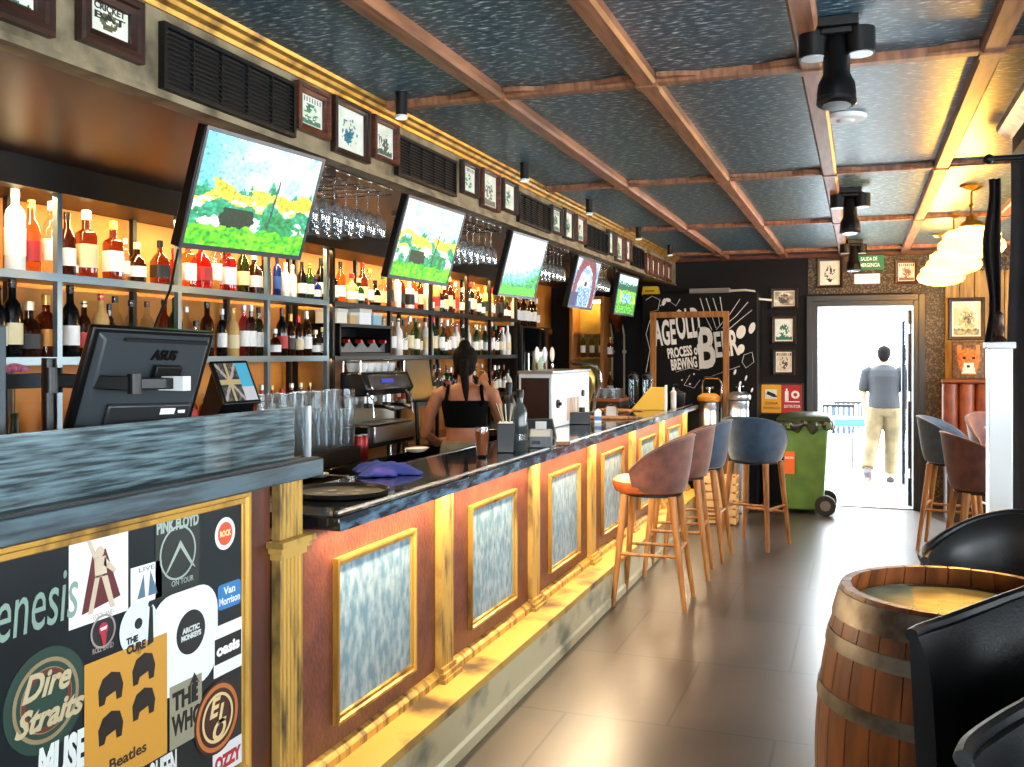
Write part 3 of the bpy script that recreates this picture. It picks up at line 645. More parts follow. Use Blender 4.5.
def bmesh_part(kind, shp, m):
    k = (kind, shp, m.name)
    if k in BC: return BC[k]
    pr, lb, cp, s4 = SHP[shp]; b = MB()
    if kind == 'glass':
        b.rings([[(x, y, z) for x, y in (rsq(r, 20) if s4 and r > .025 else rsq(r, 20, 2))] for r, z in pr])
    elif kind == 'label':
        r = max(p[0] for p in pr) + .0012
        sec = rsq(r, 20) if s4 else rsq(r, 20, 2)
        sec = sec[:] ; n = 20
        # front three quarters of the belly, facing +X
        idx = [i % n for i in range(-7, 7)]
        o_ = [sec[i] for i in idx]; q = [(x * .985, y * .985) for x, y in o_][::-1]
        b.rings([[(x, y, z) for x, y in o_ + q] for z in lb])
    else:
        r, a, c = cp; b.lathe([(r, a), (r, c - .003), (r * .85, c)], 14)
    o = b.build(kind, m); me = o.data; loc = o.location.copy(); me.transform(Matrix.Translation(loc)); bpy.data.objects.remove(o)
    BC[k] = me; return me
def bottle(loc, shp, col, lab, cap, label, s=1, rz=0, group='bottles on the back bar shelves'):
    o = thing('bottle', label, 'bottle', loc, rz, group); o.matrix_basis = o.matrix_basis @ Matrix.Scale(s, 4)
    for kd, m_, nm in (('glass', GM[col], 'glass_body'), ('label', LM[lab], 'paper_label'), ('cap', CM[cap], 'cap')):
        c = bpy.data.objects.new(nm, bmesh_part(kd, shp, m_)); COL.objects.link(c); c.parent = o
    return o
OD = 'first second third fourth fifth sixth seventh eighth ninth tenth eleventh twelfth'.split()
NB = 'one two three four five six seven eight nine ten'.split()
# explicit bottles the photo shows well: (shelf, u, shape, colour, label, cap, scale)
EX = {('upper', 0): [(-14, 'tall', 'whisky', 'white', 'black', 1), (15, 'tall', 'white', 'white', 'white', 1.03), (31, 'round', 'amber', 'red', 'gold', .95), (51, 'slim', 'clear', 'white', 'white', .95)],
      ('upper', 1): [(67, 'round', 'brown', 'white', 'black', .88), (74.5, 'round', 'clear', 'white', 'white', .4), (86, 'square', 'whisky', 'cream', 'white', 1.12), (113, 'square', 'whisky', 'white', 'gold', 1.02), (125, 'slim', 'clear', 'white', 'silver', .62), (137, 'squat', 'brown', 'white', 'cream', .84), (160, 'flask', 'whisky', 'black', 'black', .84), (174, 'square', 'red', 'red', 'red', .72)],
      ('upper', 2): [(188, 'square', 'amber', 'white', 'white', .95), (201, 'flask', 'red', 'red', 'red', 1.0), (216, 'slim', 'clear', 'white', 'silver', .9), (228, 'square', 'red', 'white', 'silver', 1), (243, 'round', 'olive', 'cream', 'gold', .88), (254, 'flask', 'brown', 'white', 'white', .9), (264, 'square', 'brown', 'black', 'brown', .9)],
      ('upper', 3): [(277, 'slim', 'blue', 'blue', 'black', .85), (285.5, 'round', 'white', 'white', 'white', .75), (292.5, 'round', 'white', 'white', 'white', .72), (302, 'wine', 'black', 'white', 'black', .8), (309.5, 'round', 'green', 'white', 'gold', .8), (316, 'squat', 'blue', 'white', 'brown', .8), (321, 'wine', 'black', 'white', 'black', .95)],
      ('middle', 0): [(-3, 'round', 'black', 'white', 'black', .9), (12, 'round', 'black', 'cream', 'black', 1), (29, 'squat', 'brown', 'black', 'cream', 1.0), (46, 'flask', 'whisky', 'orange', 'gold', 1.0)],
      ('middle', 1): [(70, 'round', 'black', 'white', 'black', .98), (84, 'round', 'brown', 'red', 'cream', .78), (101, 'round', 'tan', 'cream', 'red', .9), (109, 'slim', 'brown', 'white', 'black', .74), (115, 'round', 'clear', 'white', 'black', .88), (131, 'round', 'clear', 'white', 'black', .84), (147, 'round', 'clear', 'cream', 'brown', .84), (164, 'round', 'whisky', 'white', 'black', .88), (175, 'wine', 'green', 'green', 'green', .9)],
      ('middle', 2): [(186, 'round', 'clear', 'white', 'silver', .8), (196, 'squat', 'clear', 'white', 'black', .8), (207, 'round', 'brown', 'black', 'black', .9), (222, 'slim', 'black', 'white', 'silver', .78), (233, 'round', 'tan', 'cream', 'gold', .84), (244, 'slim', 'pink', 'white', 'silver', .88), (251, 'slim', 'brown', 'white', 'silver', .88), (258.5, 'slim', 'olive', 'white', 'black', .85)],
      ('middle', 3): [(275, 'squat', 'brown', 'white', 'white', .78), (282, 'wine', 'black', 'red', 'brown', .98), (290.5, 'wine', 'brown', 'black', 'gold', .88), (298.5, 'wine', 'brown', 'cream', 'red', .85), (306.5, 'wine', 'brown', 'white', 'white', .96), (315.5, 'squat', 'clear', 'white', 'cream', .8), (322.5, 'flask', 'clear', 'white', 'cream', .78)]}
CM['green'] = mat('cap_green', '2c5a2c', .3)
rb = random.Random(11)
def bay_label(col, shp, lab, i, bay, sh): return f"{col} {shp} bottle with {lab} label, {OD[i]} in bay {NB[bay]} of the {sh} shelf"
for (sh, bay), L_ in EX.items():
    for i, (u, shp, col, lab, cap, s) in enumerate(L_):
        X = -3.115; y = yx(u, X)
        bottle((X, y, SHZ[sh] + .0005), shp, col, lab, cap, bay_label(col, shp, lab, i, bay, sh), s * (1.05 if bay < 3 else .93), rb.uniform(-.35, .1))
cols = ['clear', 'whisky', 'amber', 'clear', 'brown', 'black', 'green', 'white', 'brown', 'clear', 'tan', 'white', 'whisky', 'black']
shps = list(SHP)
for bay in range(5):
    a, b = UN[1][bay] + .055, UN[1][bay + 1] - .055
    for sh in ('upper', 'middle', 'lower'):
        if bay == 0 and sh != 'upper': continue
        if bay == 0: a0 = a
        n_ = int((b - a) / .082) + 1
        for i in range(n_):
            y = a + (b - a) * i / max(1, n_ - 1)
            if sh == 'middle': col = rb.choice(['clear', 'clear', 'white', 'white', 'clear', 'green', 'amber', 'white']); lab = rb.choice(['white', 'white', 'white', 'cream'])
            else: col = rb.choice(cols); lab = rb.choice(['white', 'white', 'white', 'white', 'cream', 'cream', 'black', 'red'])
            shp = rb.choice(shps if sh != 'middle' else ['round', 'slim', 'tall', 'wine']); cap = rb.choice(list(CM))
            bottle((-3.12 + rb.uniform(-.015, .015), y, SHZ[sh] + .0005), shp, col, lab, cap, bay_label(col, shp, lab, i, bay + 4, sh), rb.uniform(.82, .97) if sh != 'lower' else rb.uniform(.8, .93), rb.uniform(-.3, .3))
# bottles behind the raised counter on the low shelf
for bay in (1, 2, 3):
    a, b = UN[0][bay] + .06, UN[0][bay + 1] - .06; n_ = 6
    for i in range(n_):
        col, shp, lab = rb.choice(['whisky', 'clear', 'red', 'amber']), rb.choice(['flask', 'squat', 'square']), rb.choice(['white', 'cream', 'red'])
        bottle((-3.13, a + (b - a) * i / (n_ - 1), SHZ['lower'] + .0005), shp, col, lab, rb.choice(['red', 'gold', 'cream', 'white']), bay_label(col, shp, lab, i, bay, 'lower'), .75)
# ---- fridge block and tall bottles beyond the shelving
fb = thing('bottle_fridge', 'black upright drinks fridge past the end of the bottle shelving', 'fridge', (-3.1, 8.98, .95))
FY0, FY1 = UN[1][-1] + .04, UN[1][-1] + .95
MB().box(-3.34, -3.0, FY0, FY1, .95, 1.86).build('fridge_body', BLACK, fb, True, bevel=.006)
MB().box(-3.0, -2.985, FY0 + .02, FY1 - .02, .99, 1.84).build('fridge_door', mat('black_glass', '050608', .05), fb, True, bevel=.004)
MB().cyl((-2.96, FY0 + .06, 1.2), (-2.96, FY0 + .06, 1.6), .01).build('door_handle', STEEL, fb, True)
for i in range(8):
    col = rb.choice(['clear', 'white', 'brown', 'clear']); shp = rb.choice(['tall', 'wine', 'slim'])
    bottle((-3.12, FY0 + .08 + i * .1, 1.8605), shp, col, 'white', rb.choice(['white', 'silver', 'black']), f'{col} {shp} bottle, {OD[i]} in the row standing on the black drinks fridge', .98)
# ---- niche with rack beside the grey shelving
ny0, ny1 = yx(337, SX), yx(389, SX)
nc = thing('wine_rack', 'black open cabinet with wavy grey wine rack between the two shelvings', 'rack', (-3.15, (ny0 + ny1) / 2, 1.5805))
MB().box(-3.3, -3.285, ny0, ny1, 1.5805, 1.78).box(-3.285, -3.02, ny0, ny0 + .015, 1.5805, 1.78).box(-3.285, -3.02, ny1 - .015, ny1, 1.5805, 1.78).box(-3.285, -3.02, ny0, ny1, 1.765, 1.785).box(-3.285, -3.02, ny0, ny1, 1.5805, 1.6).build('cabinet_body', BLACK, nc, True)
wv = [(ny0 + .02 + (ny1 - ny0 - .04) * i / 40, 1.655 + .022 * math.cos(i / 40 * 2 * PI * 4)) for i in range(41)]
for X in (-3.06, -3.2):
    MB().prism([(wv[0][0], 1.605)] + wv + [(wv[-1][0], 1.605)], X - .01, X, 'x').build('wavy_rail', mat('grey_rail', '5b6468', .4), nc, True)
for i in range(4):
    y = ny0 + .02 + (ny1 - ny0 - .04) * (i + .5) / 4
    b_ = bottle((-3.28, y, 1.675), 'wine', 'black', 'cream', 'red', f'dark wine bottle lying in the wavy rack, {OD[i]} from the grey shelving', .8, group='wine bottles lying in the rack')
    b_.matrix_basis = Mx((-3.27, y, 1.675), 0, 0, PI / 2, .85)
for i, (dy, w_, h_, c) in enumerate(((.1, .12, .09, 'e8e4d8'), (.25, .1, .07, 'c9a878'), (.4, .16, .1, 'eef2f2'), (.57, .12, .08, '8fb8cc'))):
    y = ny0 + dy; m = MB().box(-3.22, -3.06, y - w_ / 2, y + w_ / 2, 1.786, 1.786 + h_)
    bx_ = thing('carton', ['cream', 'tan', 'white', 'pale blue'][i] + ' small carton on top of the black wine rack cabinet', 'box', (-3.14, y, 1.786), group='cartons on the wine rack cabinet')
    m.build('box_body', mat('carton_' + c, c, .6), bx_, True, bevel=.003)
    MB().box(-3.225, -3.055, y - w_ / 2 - .003, y + w_ / 2 + .003, 1.786 + h_ * .8, 1.789 + h_).build('box_lid', mat('cartonlid_' + c, 'd8d4c8', .6), bx_, True, bevel=.002)
for i in range(2):
    tb = thing('steel_bowl', ['wide', 'small'][i] + ' stainless bowl on the shelf below the wavy wine rack', 'bowl', (-3.16, ny0 + .22 + i * .28, SHZ['lower'] + .0005))
    MB().lathe([(.05, 0), (.085 - i * .02, .03), (.1 - i * .025, .1), (.104 - i * .025, .1), (.1 - i * .025, .096), (.08 - i * .02, .03), (.045, .006)], 24).build('bowl', STEEL, tb)
    MB().lathe([(.1 - i * .025, .097), (.106 - i * .025, .1), (.106 - i * .025, .105), (.1 - i * .025, .104)], 24, cap=False).build('rim', CHROME, tb)
# ---- hanging stemware
WG = tglass('stem_glass', 'f4f8fa', .34, .07, .06, 'ffffff')
def wineglass_meshes():
    o = MB().lathe([(.001, 0), (.033, .001), (.034, .003), (.006, .008), (.0038, .02), (.0038, .085), (.008, .095), (.03, .115), (.038, .14), (.036, .175), (.031, .2), (.0295, .2), (.0345, .175), (.0365, .14), (.029, .117), (.006, .1), (.001, .099)], 18, cap=True).build('x', WG)
    me = o.data; me.transform(Matrix.Translation((0, 0, o.location.z))); bpy.data.objects.remove(o); return me
WGM = wineglass_meshes()
gr = [('first', 'the largest television', 3.27, 3.84, 7, 3), ('second', 'the second television', 4.69, 5.24, 7, 3), ('third', 'the third television', 6.11, 6.64, 7, 2), ('fourth', 'the fourth television', 7.5, 7.94, 6, 2)]
for gi, (od, tvn, a, b, n_, rows) in enumerate(gr):
    rk = thing('glass_rack', f'chrome stemware rack under the soffit just past {tvn}', 'rack', (-2.1, (a + b) / 2, BZ), group='stemware racks under the soffit')
    for i in range(n_ + 1):
        y = a + (b - a) * (i - .5) / (n_ - 1) if n_ > 1 else a
        for dy in (-.006, .006):
            MB().tube([(-1.99, y + dy, BZ - .0), (-1.99, y + dy, BZ - .03), (-2.0 - .12 * rows, y + dy, BZ - .03), (-2.0 - .12 * rows, y + dy, BZ + .02)], .0025, 6).build('wire_rail', CHROME, rk, True)
    MB().box(-2.0, -1.985, a - .06, b + .06, BZ - .005, BZ + .01).build('rail_mount', CHROME, rk, True)
    MB().box(-2.01 - .12 * rows, -1.995 - .12 * rows, a - .06, b + .06, BZ - .005, BZ + .02).build('rail_mount', CHROME, rk, True)
    for r_ in range(rows):
        for i in range(n_):
            g_ = bpy.data.objects.new('hanging_wine_glass', WGM); COL.objects.link(g_)
            g_.location = (-2.03 - .11 * r_, a + (b - a) * i / (n_ - 1), BZ - .0255); g_.rotation_euler = (PI, 0, 0)
            tag(g_, f'wine glass hanging in the rack past {tvn}, {["front", "middle", "rear"][r_]} row, {OD[i]} along', 'glass', f'wine glasses in the {od} rack')
# ---- stacked tumblers
o = MB().lathe([(.001, 0), (.027, 0), (.031, .004), (.037, .112), (.0355, .112), (.0295, .01), (.001, .009)], 18).build('x', tglass('tumbler_glass', 'f0f4f6', .3, .05, .05, 'ffffff')); TM = o.data; TM.transform(Matrix.Translation((0, 0, o.location.z))); bpy.data.objects.remove(o)
tr = thing('glass_tray', 'dark raised tray carrying stacks of tumblers beside the coffee machine', 'tray', (-2.95, 4.5, .951))
ty0, ty1 = yx(272, -2.9), yx(344, -2.9)
MB().box(-3.03, -2.82, ty0 - .06, ty1 + .06, .951, 1.04).build('tray_body', BLKPL, tr, True, bevel=.004)
MB().box(-3.03, -2.82, ty0 - .06, ty1 + .06, 1.04, 1.046).build('bar_mat', mat('rubber_mat', '151515', .8), tr, True)
n_ = 10
for i in range(n_):
    for r_ in range(2):
        for k in range(3 if (i + r_) % 4 else 2):
            g_ = bpy.data.objects.new('tumbler', TM); COL.objects.link(g_)
            g_.location = (-2.865 - r_ * .085, ty0 + (ty1 - ty0) * i / (n_ - 1), 1.0465 + k * .1125)
            tag(g_, f'clear tumbler, {["bottom", "second", "third"][k]} of stack {NB[i]} counted toward the coffee machine, {["aisle", "wall"][r_]} row', 'glass', 'tumblers stacked beside the coffee machine')
# ================================================================ THINGS ON AND BEHIND THE BAR
CT = 1.0875
def on(u, v, z=CT): p = P(u, v, Z=z); p.z = z; return p
# --- till monitor seen from the back, on its arm
TLm, TRm, BLm = (94, 326), (216, 333), (66, 432)
_, a, b, c, A, tr_ = solve(TLm, TRm, BLm, 2.25, 1.35)
M, w, h = panel_frame(a, b, c); print('MON', a, b, c, w, h, A)
mo = thing('till_monitor', 'large black touch monitor seen from behind, tilted back on an arm above the glass screen', 'monitor', M=M)
MB().box(-w / 2, w / 2, .0, .022, -h / 2, h / 2).build('casing', BLKPL, mo, bevel=.006)
MB().hexa([(-w * .46, 0, -h * .46), (w * .46, 0, -h * .46), (w * .46, .0, h * .46), (-w * .46, .0, h * .46), (-w * .42, -.022, -h * .42), (w * .42, -.022, -h * .42), (w * .42, -.014, h * .4), (-w * .42, -.014, h * .4)]).build('back_cover', mat('monitor_back', '30373b', .38), mo, bevel=.004)
MB().box(-w * .28, w * .4, -.0215, -.012, h * .395, h * .425).build('vent_slot', mat('slot_black', '020202', .8), mo)
MB().at(Mx((w * .06, -.0185, h * .27))).text('ASUS', h * .13, .004, .0014, .15, True, w * .21).build('logo', mat('logo_black', '020202', .2), mo)
MB().box(-w * .3, w * .38, -.034, -.018, -h * .43, -h * .2).build('port_cover', mat('monitor_port', '26292c', .35), mo, bevel=.006)
MB().box(w * .12, w * .24, -.036, -.033, -h * .3, -h * .24).box(w * .27, w * .33, -.036, -.033, -h * .29, -h * .26).build('rating_label', PAPER, mo)
ctr = Vector((w * .1, -.03, .08 * h))
MB().box(ctr.x - .04, ctr.x + .04, -.036, -.018, ctr.z - .03, ctr.z + .028).build('mount_plate', BLACK, mo, bevel=.003)
paint('screen', mo, w * .94, h * .9, 12, 10, lambda x, y: (.1, .15, .2) if y < .9 else (.3, .5, .7), vmat('screen_dim', emit=.4), Matrix.Translation((0, .0225, 0)) @ Matrix.Rotation(PI, 4, 'Z'))
ar = thing('monitor_arm', 'black pole with a horizontal swing arm carrying the till monitor', 'monitor arm', (P(49, 440, t=2.3).x, P(49, 440, t=2.3).y, 1.2775))
pl = P(49, 440, t=2.3); ztop = P(49, 358, t=2.3).z
MB().cyl((pl.x, pl.y, 1.2775), (pl.x, pl.y, ztop), .017).lathe([(.05, 1.2775), (.05, 1.29)], 20, (pl.x, pl.y, 0)).build('pole', BLKPL, ar, True)
e1 = P(-60, 384, t=2.3); e2 = P(52, 380, t=2.3); e3 = M @ (ctr + Vector((-.0, -.035, -.005))); e3b = M @ (ctr + Vector((-.13, -.05, 0)))
def bar_(m, p, q, hw, hh):
    d_ = (q - p).normalized(); s_ = d_.cross(Vector((0, 0, 1))).normalized() * hw; u_ = Vector((0, 0, hh))
    return m.rings([[p + s_ + u_, p - s_ + u_, p - s_ - u_, p + s_ - u_], [q + s_ + u_, q - s_ + u_, q - s_ - u_, q + s_ - u_]])
bar_(MB(), e1, e2, .012, .018).build('swing_arm', mat('arm_grey', '394146', .35, .3), ar, True, bevel=.003)
bar_(bar_(MB(), e2, e3b, .012, .017), e3b, e3, .01, .014).build('swing_arm', BLKPL, ar, True, bevel=.003)
MB().cyl(e2 - Vector((0, 0, .03)), e2 + Vector((0, 0, .03)), .024).build('joint', BLKPL, ar, True)
MB().cyl(e3b - Vector((0, 0, .024)), e3b + Vector((0, 0, .024)), .017).build('joint', BLKPL, ar, True)
MB().cbox(e3 + Vector((0, 0, 0)), .075, .03, .036).build('end_cap', mat('arm_label_white', 'd8dcdc', .4), ar, True)
# second screen standing at the picture edge
p = P(2, 440, t=2.15)
sm = thing('side_monitor', 'edge of a second blue-grey screen standing upright at the raised counter', 'monitor', (p.x - .02, p.y, 1.28))
MB().box(p.x - .05, p.x + .01, p.y - .17, p.y + .005, 1.32, P(2, 325, t=2.15).z).build('casing', mat('slate_plastic', '2a3a42', .4), sm, True, bevel=.005)
MB().box(p.x - .06, p.x + .02, p.y - .14, p.y - .02, 1.2775, 1.29).box(p.x - .03, p.x - .01, p.y - .1, p.y - .06, 1.29, 1.32).build('stand_foot', BLKPL, sm, True)
# pink flower in a green vase behind the arm
p = P(14, 440, t=2.75)
fv = thing('flower_vase', 'pink flower head in a narrow dark green vase behind the monitor arm', 'vase', (p.x, p.y, 1.2775)); fv.matrix_basis = fv.matrix_basis @ Matrix.Scale(.5, 4)
MB().lathe([(.02, 0), (.03, .01), (.035, .12), (.022, .26), (.026, .3), (.024, .3), (.02, .26)], 18).build('vase', mat('green_glaze', '1e3a1e', .25), fv)
MB().tube([(0, 0, .1), (.005, 0, .4), (0, 0, .53)], .004, 6).build('stem', mat('stem_green', '3a5a24', .6), fv)
m = MB()
for i in range(26):
    a_ = i * 2.4; r_ = .035 * math.sqrt((i + .5) / 26); m.ball((r_ * 1.6 * math.cos(a_), r_ * 1.6 * math.sin(a_), .57 - r_ * .5), .022, 5)
m.build('flower_head', mat('pink_petals', 'd8709a', .6), fv)
# tablet with flag picture on its stand
_, a, b, c, A, tr_ = solve((210, 361), (247, 360), (225, 405), 2.72, .95)
M, w, h = panel_frame(a, b, c)
tb = thing('order_tablet', 'black tablet on a wedge stand with a flag picture and blue block on screen', 'tablet', M=M)
MB().box(-w / 2, w / 2, 0, .012, -h / 2, h / 2).build('casing', BLKPL, tb, bevel=.003)
def flag(x, y):
    if x > .62 and y > .35: return (.3, .75, .9)
    if x > .62: return (.85, .87, .9)
    X_, Y_ = x / .62 - .5, y - .5
    if abs(X_) < .07 or abs(Y_) < .07: return (.8, .72, .5)
    if abs(abs(X_) - abs(Y_)) < .07: return (.75, .7, .65)
    if abs(X_) < .12 or abs(Y_) < .12: return (.15, .14, .14)
    return mixc((.12, .13, .15), (.5, .48, .45), .4 + nz(x, y, 2, 14))
paint('screen', tb, w * .86, h * .86, 40, 30, flag, vmat('screen_mid', emit=.8), Matrix.Translation((0, -.001, 0)))
Mi = M.inverted(); bp = M.translation.copy(); bp.z = 1.278
s1, s2 = Mi @ (bp + Vector((-.12, .02, 0))), Mi @ (bp + Vector((-.1, -.08, 0)))
MB().rings([[(-w * .4, .012, h * .4), (-w * .4, .012, -h * .4), Mi @ (bp + Vector((-.14, -.05, 0)))], [(w * .4, .012, h * .4), (w * .4, .012, -h * .4), Mi @ (bp + Vector((-.05, .12, 0)))]]).build('wedge_stand', BLKPL, tb)
# black cable from the first television to the monitor
cb = [P(178, 250, t=3.0), P(170, 290, t=2.8), P(158, 318, t=2.7), P(150, 340, t=2.65)]
tag(MB().tube(cb, .004, 6).build('hanging_cable', BLKPL), 'thin black cable hanging from the largest television down behind the monitor', 'cable')
# --- round black drain tray
p = on(341, 494)
dt = thing('round_tray', 'round black non-slip serving tray at the near end of the bar top', 'tray', p)
MB().lathe([(.15, 0), (.17, .004), (.176, .02), (.172, .02), (.165, .007), (.001, .006)], 40).build('tray', mat('tray_black', '17120f', .3), dt)
for i, (x, y) in enumerate(((-.05, .02), (.02, -.04), (.04, .05), (-.06, -.06), (.07, -.03))):
    MB().lathe([(.001, .0065), (.017, .0065), (.017, .009), (.001, .009)], 16, (x, y, 0)).build('coin_mark', mat('tray_print', '8f8672', .5), dt)
p = on(318, 478)
ash = thing('steel_strainer', 'small steel bar strainer lying by the round tray', 'strainer', p)
MB().lathe([(.03, .004), (.042, .008), (.044, .02), (.041, .02), (.03, .008)], 20).build('strainer_cup', STEEL, ash)
MB().box(.04, .14, -.007, .007, .012, .016).build('handle', STEEL, ash)
# --- blue cloth: a folded crumpled heap
p = on(388, 474)
def cloth(s, t_):
    r_ = .14 * s; a_ = 2 * PI * t_; k = 1 + .25 * math.sin(3 * a_) + .15 * math.sin(7 * a_ + 1)
    x, y = r_ * k * math.cos(a_), r_ * k * math.sin(a_) * .8; z = .04 * (1 - s * s) + .025 * abs(nz(x, y, 1, 22)) * (1 - s * .4) + .002
    return (x, y, z + .004), (x, y, z * .6)
tag(MB().at(Mx(p + Vector((-.02, 0, 0)))).sheet(cloth, 10, 48).build('bar_towel', mat('blue_cloth', '10246e', .85, 0, '4a3a8a', 9, None, .56, .66), None), 'crumpled bright blue towel on the inner edge of the bar top', 'towel')
# --- glass of beer
def pint(u, v, hgt, lab, name='beer_glass', rr=.032, liq='a04a1c', fill=.85):
    p = on(u, v); g_ = thing(name, lab, 'glass', p)
    MB().lathe([(.001, 0), (rr * .75, 0), (rr * .82, .006), (rr * 1.1, hgt * .75), (rr, hgt), (rr * .94, hgt), (rr * 1.03, hgt * .75), (rr * .75, .012), (.001, .011)], 20).build('glass', GLASS, g_)
    MB().lathe([(.001, .0125), (rr * .74, .0125), (rr * 1.0, hgt * .74), (rr * .96, hgt * fill), (.001, hgt * fill)], 20).build('drink', gm('drink_' + liq, liq, .3), g_)
    return g_
pint(482, 457, .15, 'half pint of dark red beer standing alone on the bar top')
# --- napkin caddy, shaker, dark bottle
p = on(506, 452)
nb = thing('napkin_caddy', 'square black caddy standing on the bar beside the beer glass', 'caddy', p, .3)
MB().box(-.045, .045, -.045, .045, 0, .15).build('caddy_box', BLKPL, nb, bevel=.004)
MB().box(-.035, .035, -.035, .035, .15, .156).build('napkins', PAPER, nb)
for i in range(9):
    a_ = i * .7; MB().cyl((.02 * math.cos(a_) - .0, .02 * math.sin(a_), .15), (.045 * math.cos(a_) - .01, .05 * math.sin(a_), .25), .003, n=6).build('straw', mat('straw_%d' % (i % 3), ('c8b87a', 'e8e8e0', '2c2c2c')[i % 3], .5), nb)
def steel_bottle(u, v, s, lab, col):
    b_ = thing('water_bottle', lab, 'bottle', on(u, v)); b_.matrix_basis = b_.matrix_basis @ Matrix.Scale(s, 4)
    MB().lathe([(.036, 0), (.038, .005), (.038, .2), (.028, .235), (.017, .25), (.017, .29), (.001, .29)], 24).build('bottle_body', col, b_)
    MB().lathe([(.02, .28), (.02, .315), (.018, .32)], 16).build('cap', BLKPL, b_)
    MB().lathe([(.0384, .06), (.0384, .09)], 24, cap=False).build('band', CHROME, b_)
steel_bottle(520, 451, 1.0, 'tall dark glass bottle with steel cap beside the black caddy', gm('smoke', '8a989e', .6))
steel_bottle(509, 438, 1.05, 'tall black bottle standing behind the smoky glass bottle', BLKPL)
# --- receipt printer, card terminal, tablet
p = on(541, 447)
rp = thing('receipt_printer', 'grey receipt printer with white paper coming out, on the bar', 'printer', p, .25)
MB().rings([[(x, -.06, 0), (x, .06, 0), (x, .06, .09), (x, .0, .1), (x, -.06, .06)] for x in (-.06, .06)]).build('housing', mat('printer_grey', '5c6266', .4), rp, bevel=.006)
MB().box(-.03, .03, -.005, .0, .09, .14).build('paper_slip', PAPER, rp)
MB().box(-.045, .0, -.064, -.058, .02, .04).build('front_slot', BLKPL, rp)
p = on(563, 445)
tg = thing('table_tag', 'white number tag standing on a small wooden block near the printer', 'tag', p, .4)
MB().box(-.04, .04, -.02, .02, 0, .02).build('block', WOODL, tg, bevel=.002)
MB().hexa([(-.035, -.003, .02), (.035, -.003, .02), (.035, .001, .02), (-.035, .001, .02), (-.035, .02, .09), (.035, .02, .09), (.035, .024, .09), (-.035, .024, .09)]).build('card', PAPER, tg)
p = on(541, 437)
pt = thing('bar_terminal', 'dark sloping touch terminal behind the receipt printer', 'terminal', p, .5); pt.matrix_basis = pt.matrix_basis @ Matrix.Scale(.72, 4)
MB().rings([[(x, -.09, .0), (x, .08, 0), (x, .1, .14), (x, .085, .15)] for x in (-.12, .12)]).build('housing', mat('terminal_grey', '2b3236', .35), pt, bevel=.004)
MB().hexa([(-.105, -.078, .012), (.105, -.078, .012), (.105, .076, .142), (-.105, .076, .142), (-.105, -.08, .015), (.105, -.08, .015), (.105, .074, .145), (-.105, .074, .145)]).build('screen', mat('dark_screen', '20282c', .08), pt)
# --- chilled display case
cx0, cx1, cy0, cy1 = -2.2, -1.96, 6.2, 7.15
ds = thing('chilled_case', 'boxy chilled case on the bar with white front and dark brown end', 'display case', (-2.1, 6.6, CT))
MB().box(cx0, cx1, cy0, cy1, CT, 1.46).build('case_body', mat('case_white', 'dfe6ea', .3), ds, True, bevel=.008)
MB().box(cx0 + .02, cx1 - .02, cy0 - .006, cy0, CT + .05, 1.43).build('end_panel', mat('case_brown', '2a120c', .35), ds, True)
MB().box(cx0 - .005, cx1 + .012, cy0 - .01, cy1 + .01, 1.46, 1.478).build('lid', STEEL, ds, True, bevel=.003)
MB().cyl((cx1, cy0 + .12, 1.25), (cx1 + .012, cy0 + .12, 1.25), .03).cyl((cx1 + .012, cy0 + .12, 1.25), (cx1 + .03, cy0 + .12, 1.25), .012).build('dial', BLACK, ds, True)
MB().cyl((cx1, cy1 - .2, 1.3), (cx1 + .012, cy1 - .2, 1.3), .025).build('dial', BLACK, ds, True)
MB().box(cx1, cx1 + .003, cy0 + .35, cy1 - .3, 1.12, 1.28).build('vent_panel', mat('case_print', '8f7868', .5, 0, 'd8c8b8', 30, (1, 1, .1)), ds, True)
# --- draught tower with oval tap handles
p = Vector((-2.53, 7.52, CT))
tw = thing('tap_tower', 'black and chrome beer tap tower with three white oval handles', 'beer tap', p)
MB().box(-.05, .05, -.3, .3, .22, .34).cyl((0, -.2, 0), (0, -.2, .22), .035).cyl((0, .2, 0), (0, .2, .22), .035).build('tower_body', BLKPL, tw, bevel=.01)
for i in range(3):
    y = -.2 + .2 * i
    MB().tube([(.05, y, .28), (.1, y, .28), (.12, y, .25), (.12, y, .2)], .011, 8).build('tap', CHROME, tw)
    MB().lathe([(.008, .29), (.009, .38), (.014, .4), (.01, .42), (.012, .43)], 12, (.09, y, 0)).build('lever', mat('tap_red', '7a1c1c', .3) if i < 2 else CHROME, tw)
    MB().ball((.09, y, .5), .038, 8, .5, 1, 1.7).build('oval_handle', mat('ceramic_%d' % i, ('f2f2f6', 'dde6ff', 'eee8d8')[i], .15), tw)
# --- curved beer font like a flared horn
p = on(597, 414)
hf = thing('beer_font', 'curved gold and silver horn-shaped beer font on the bar', 'beer tap', p + Vector((-.08, 0, 0)), .3)
hp = [(0, 0, 0), (0, 0, .05), (.01, 0, .12), (.03, 0, .22), (.02, 0, .3), (-.02, 0, .36)]
MB().tube(hp, [.05, .025, .03, .06, .085, .09], 20, flat=.55).build('font_body', mat('aged_gold', 'a08a4a', .3, .8), hf)
MB().tube([(.05, 0, .02), (.06, 0, .12), (.1, 0, .24), (.1, 0, .33), (.07, 0, .4), (.0, 0, .42), (-.12, 0, .42), (-.16, 0, .44)], [.012, .014, .018, .02, .02, .016, .012, .006], 10).build('silver_trim', CHROME, hf)
MB().lathe([(.07, 0), (.075, .008), (.05, .02)], 24).build('base', STEEL, hf)
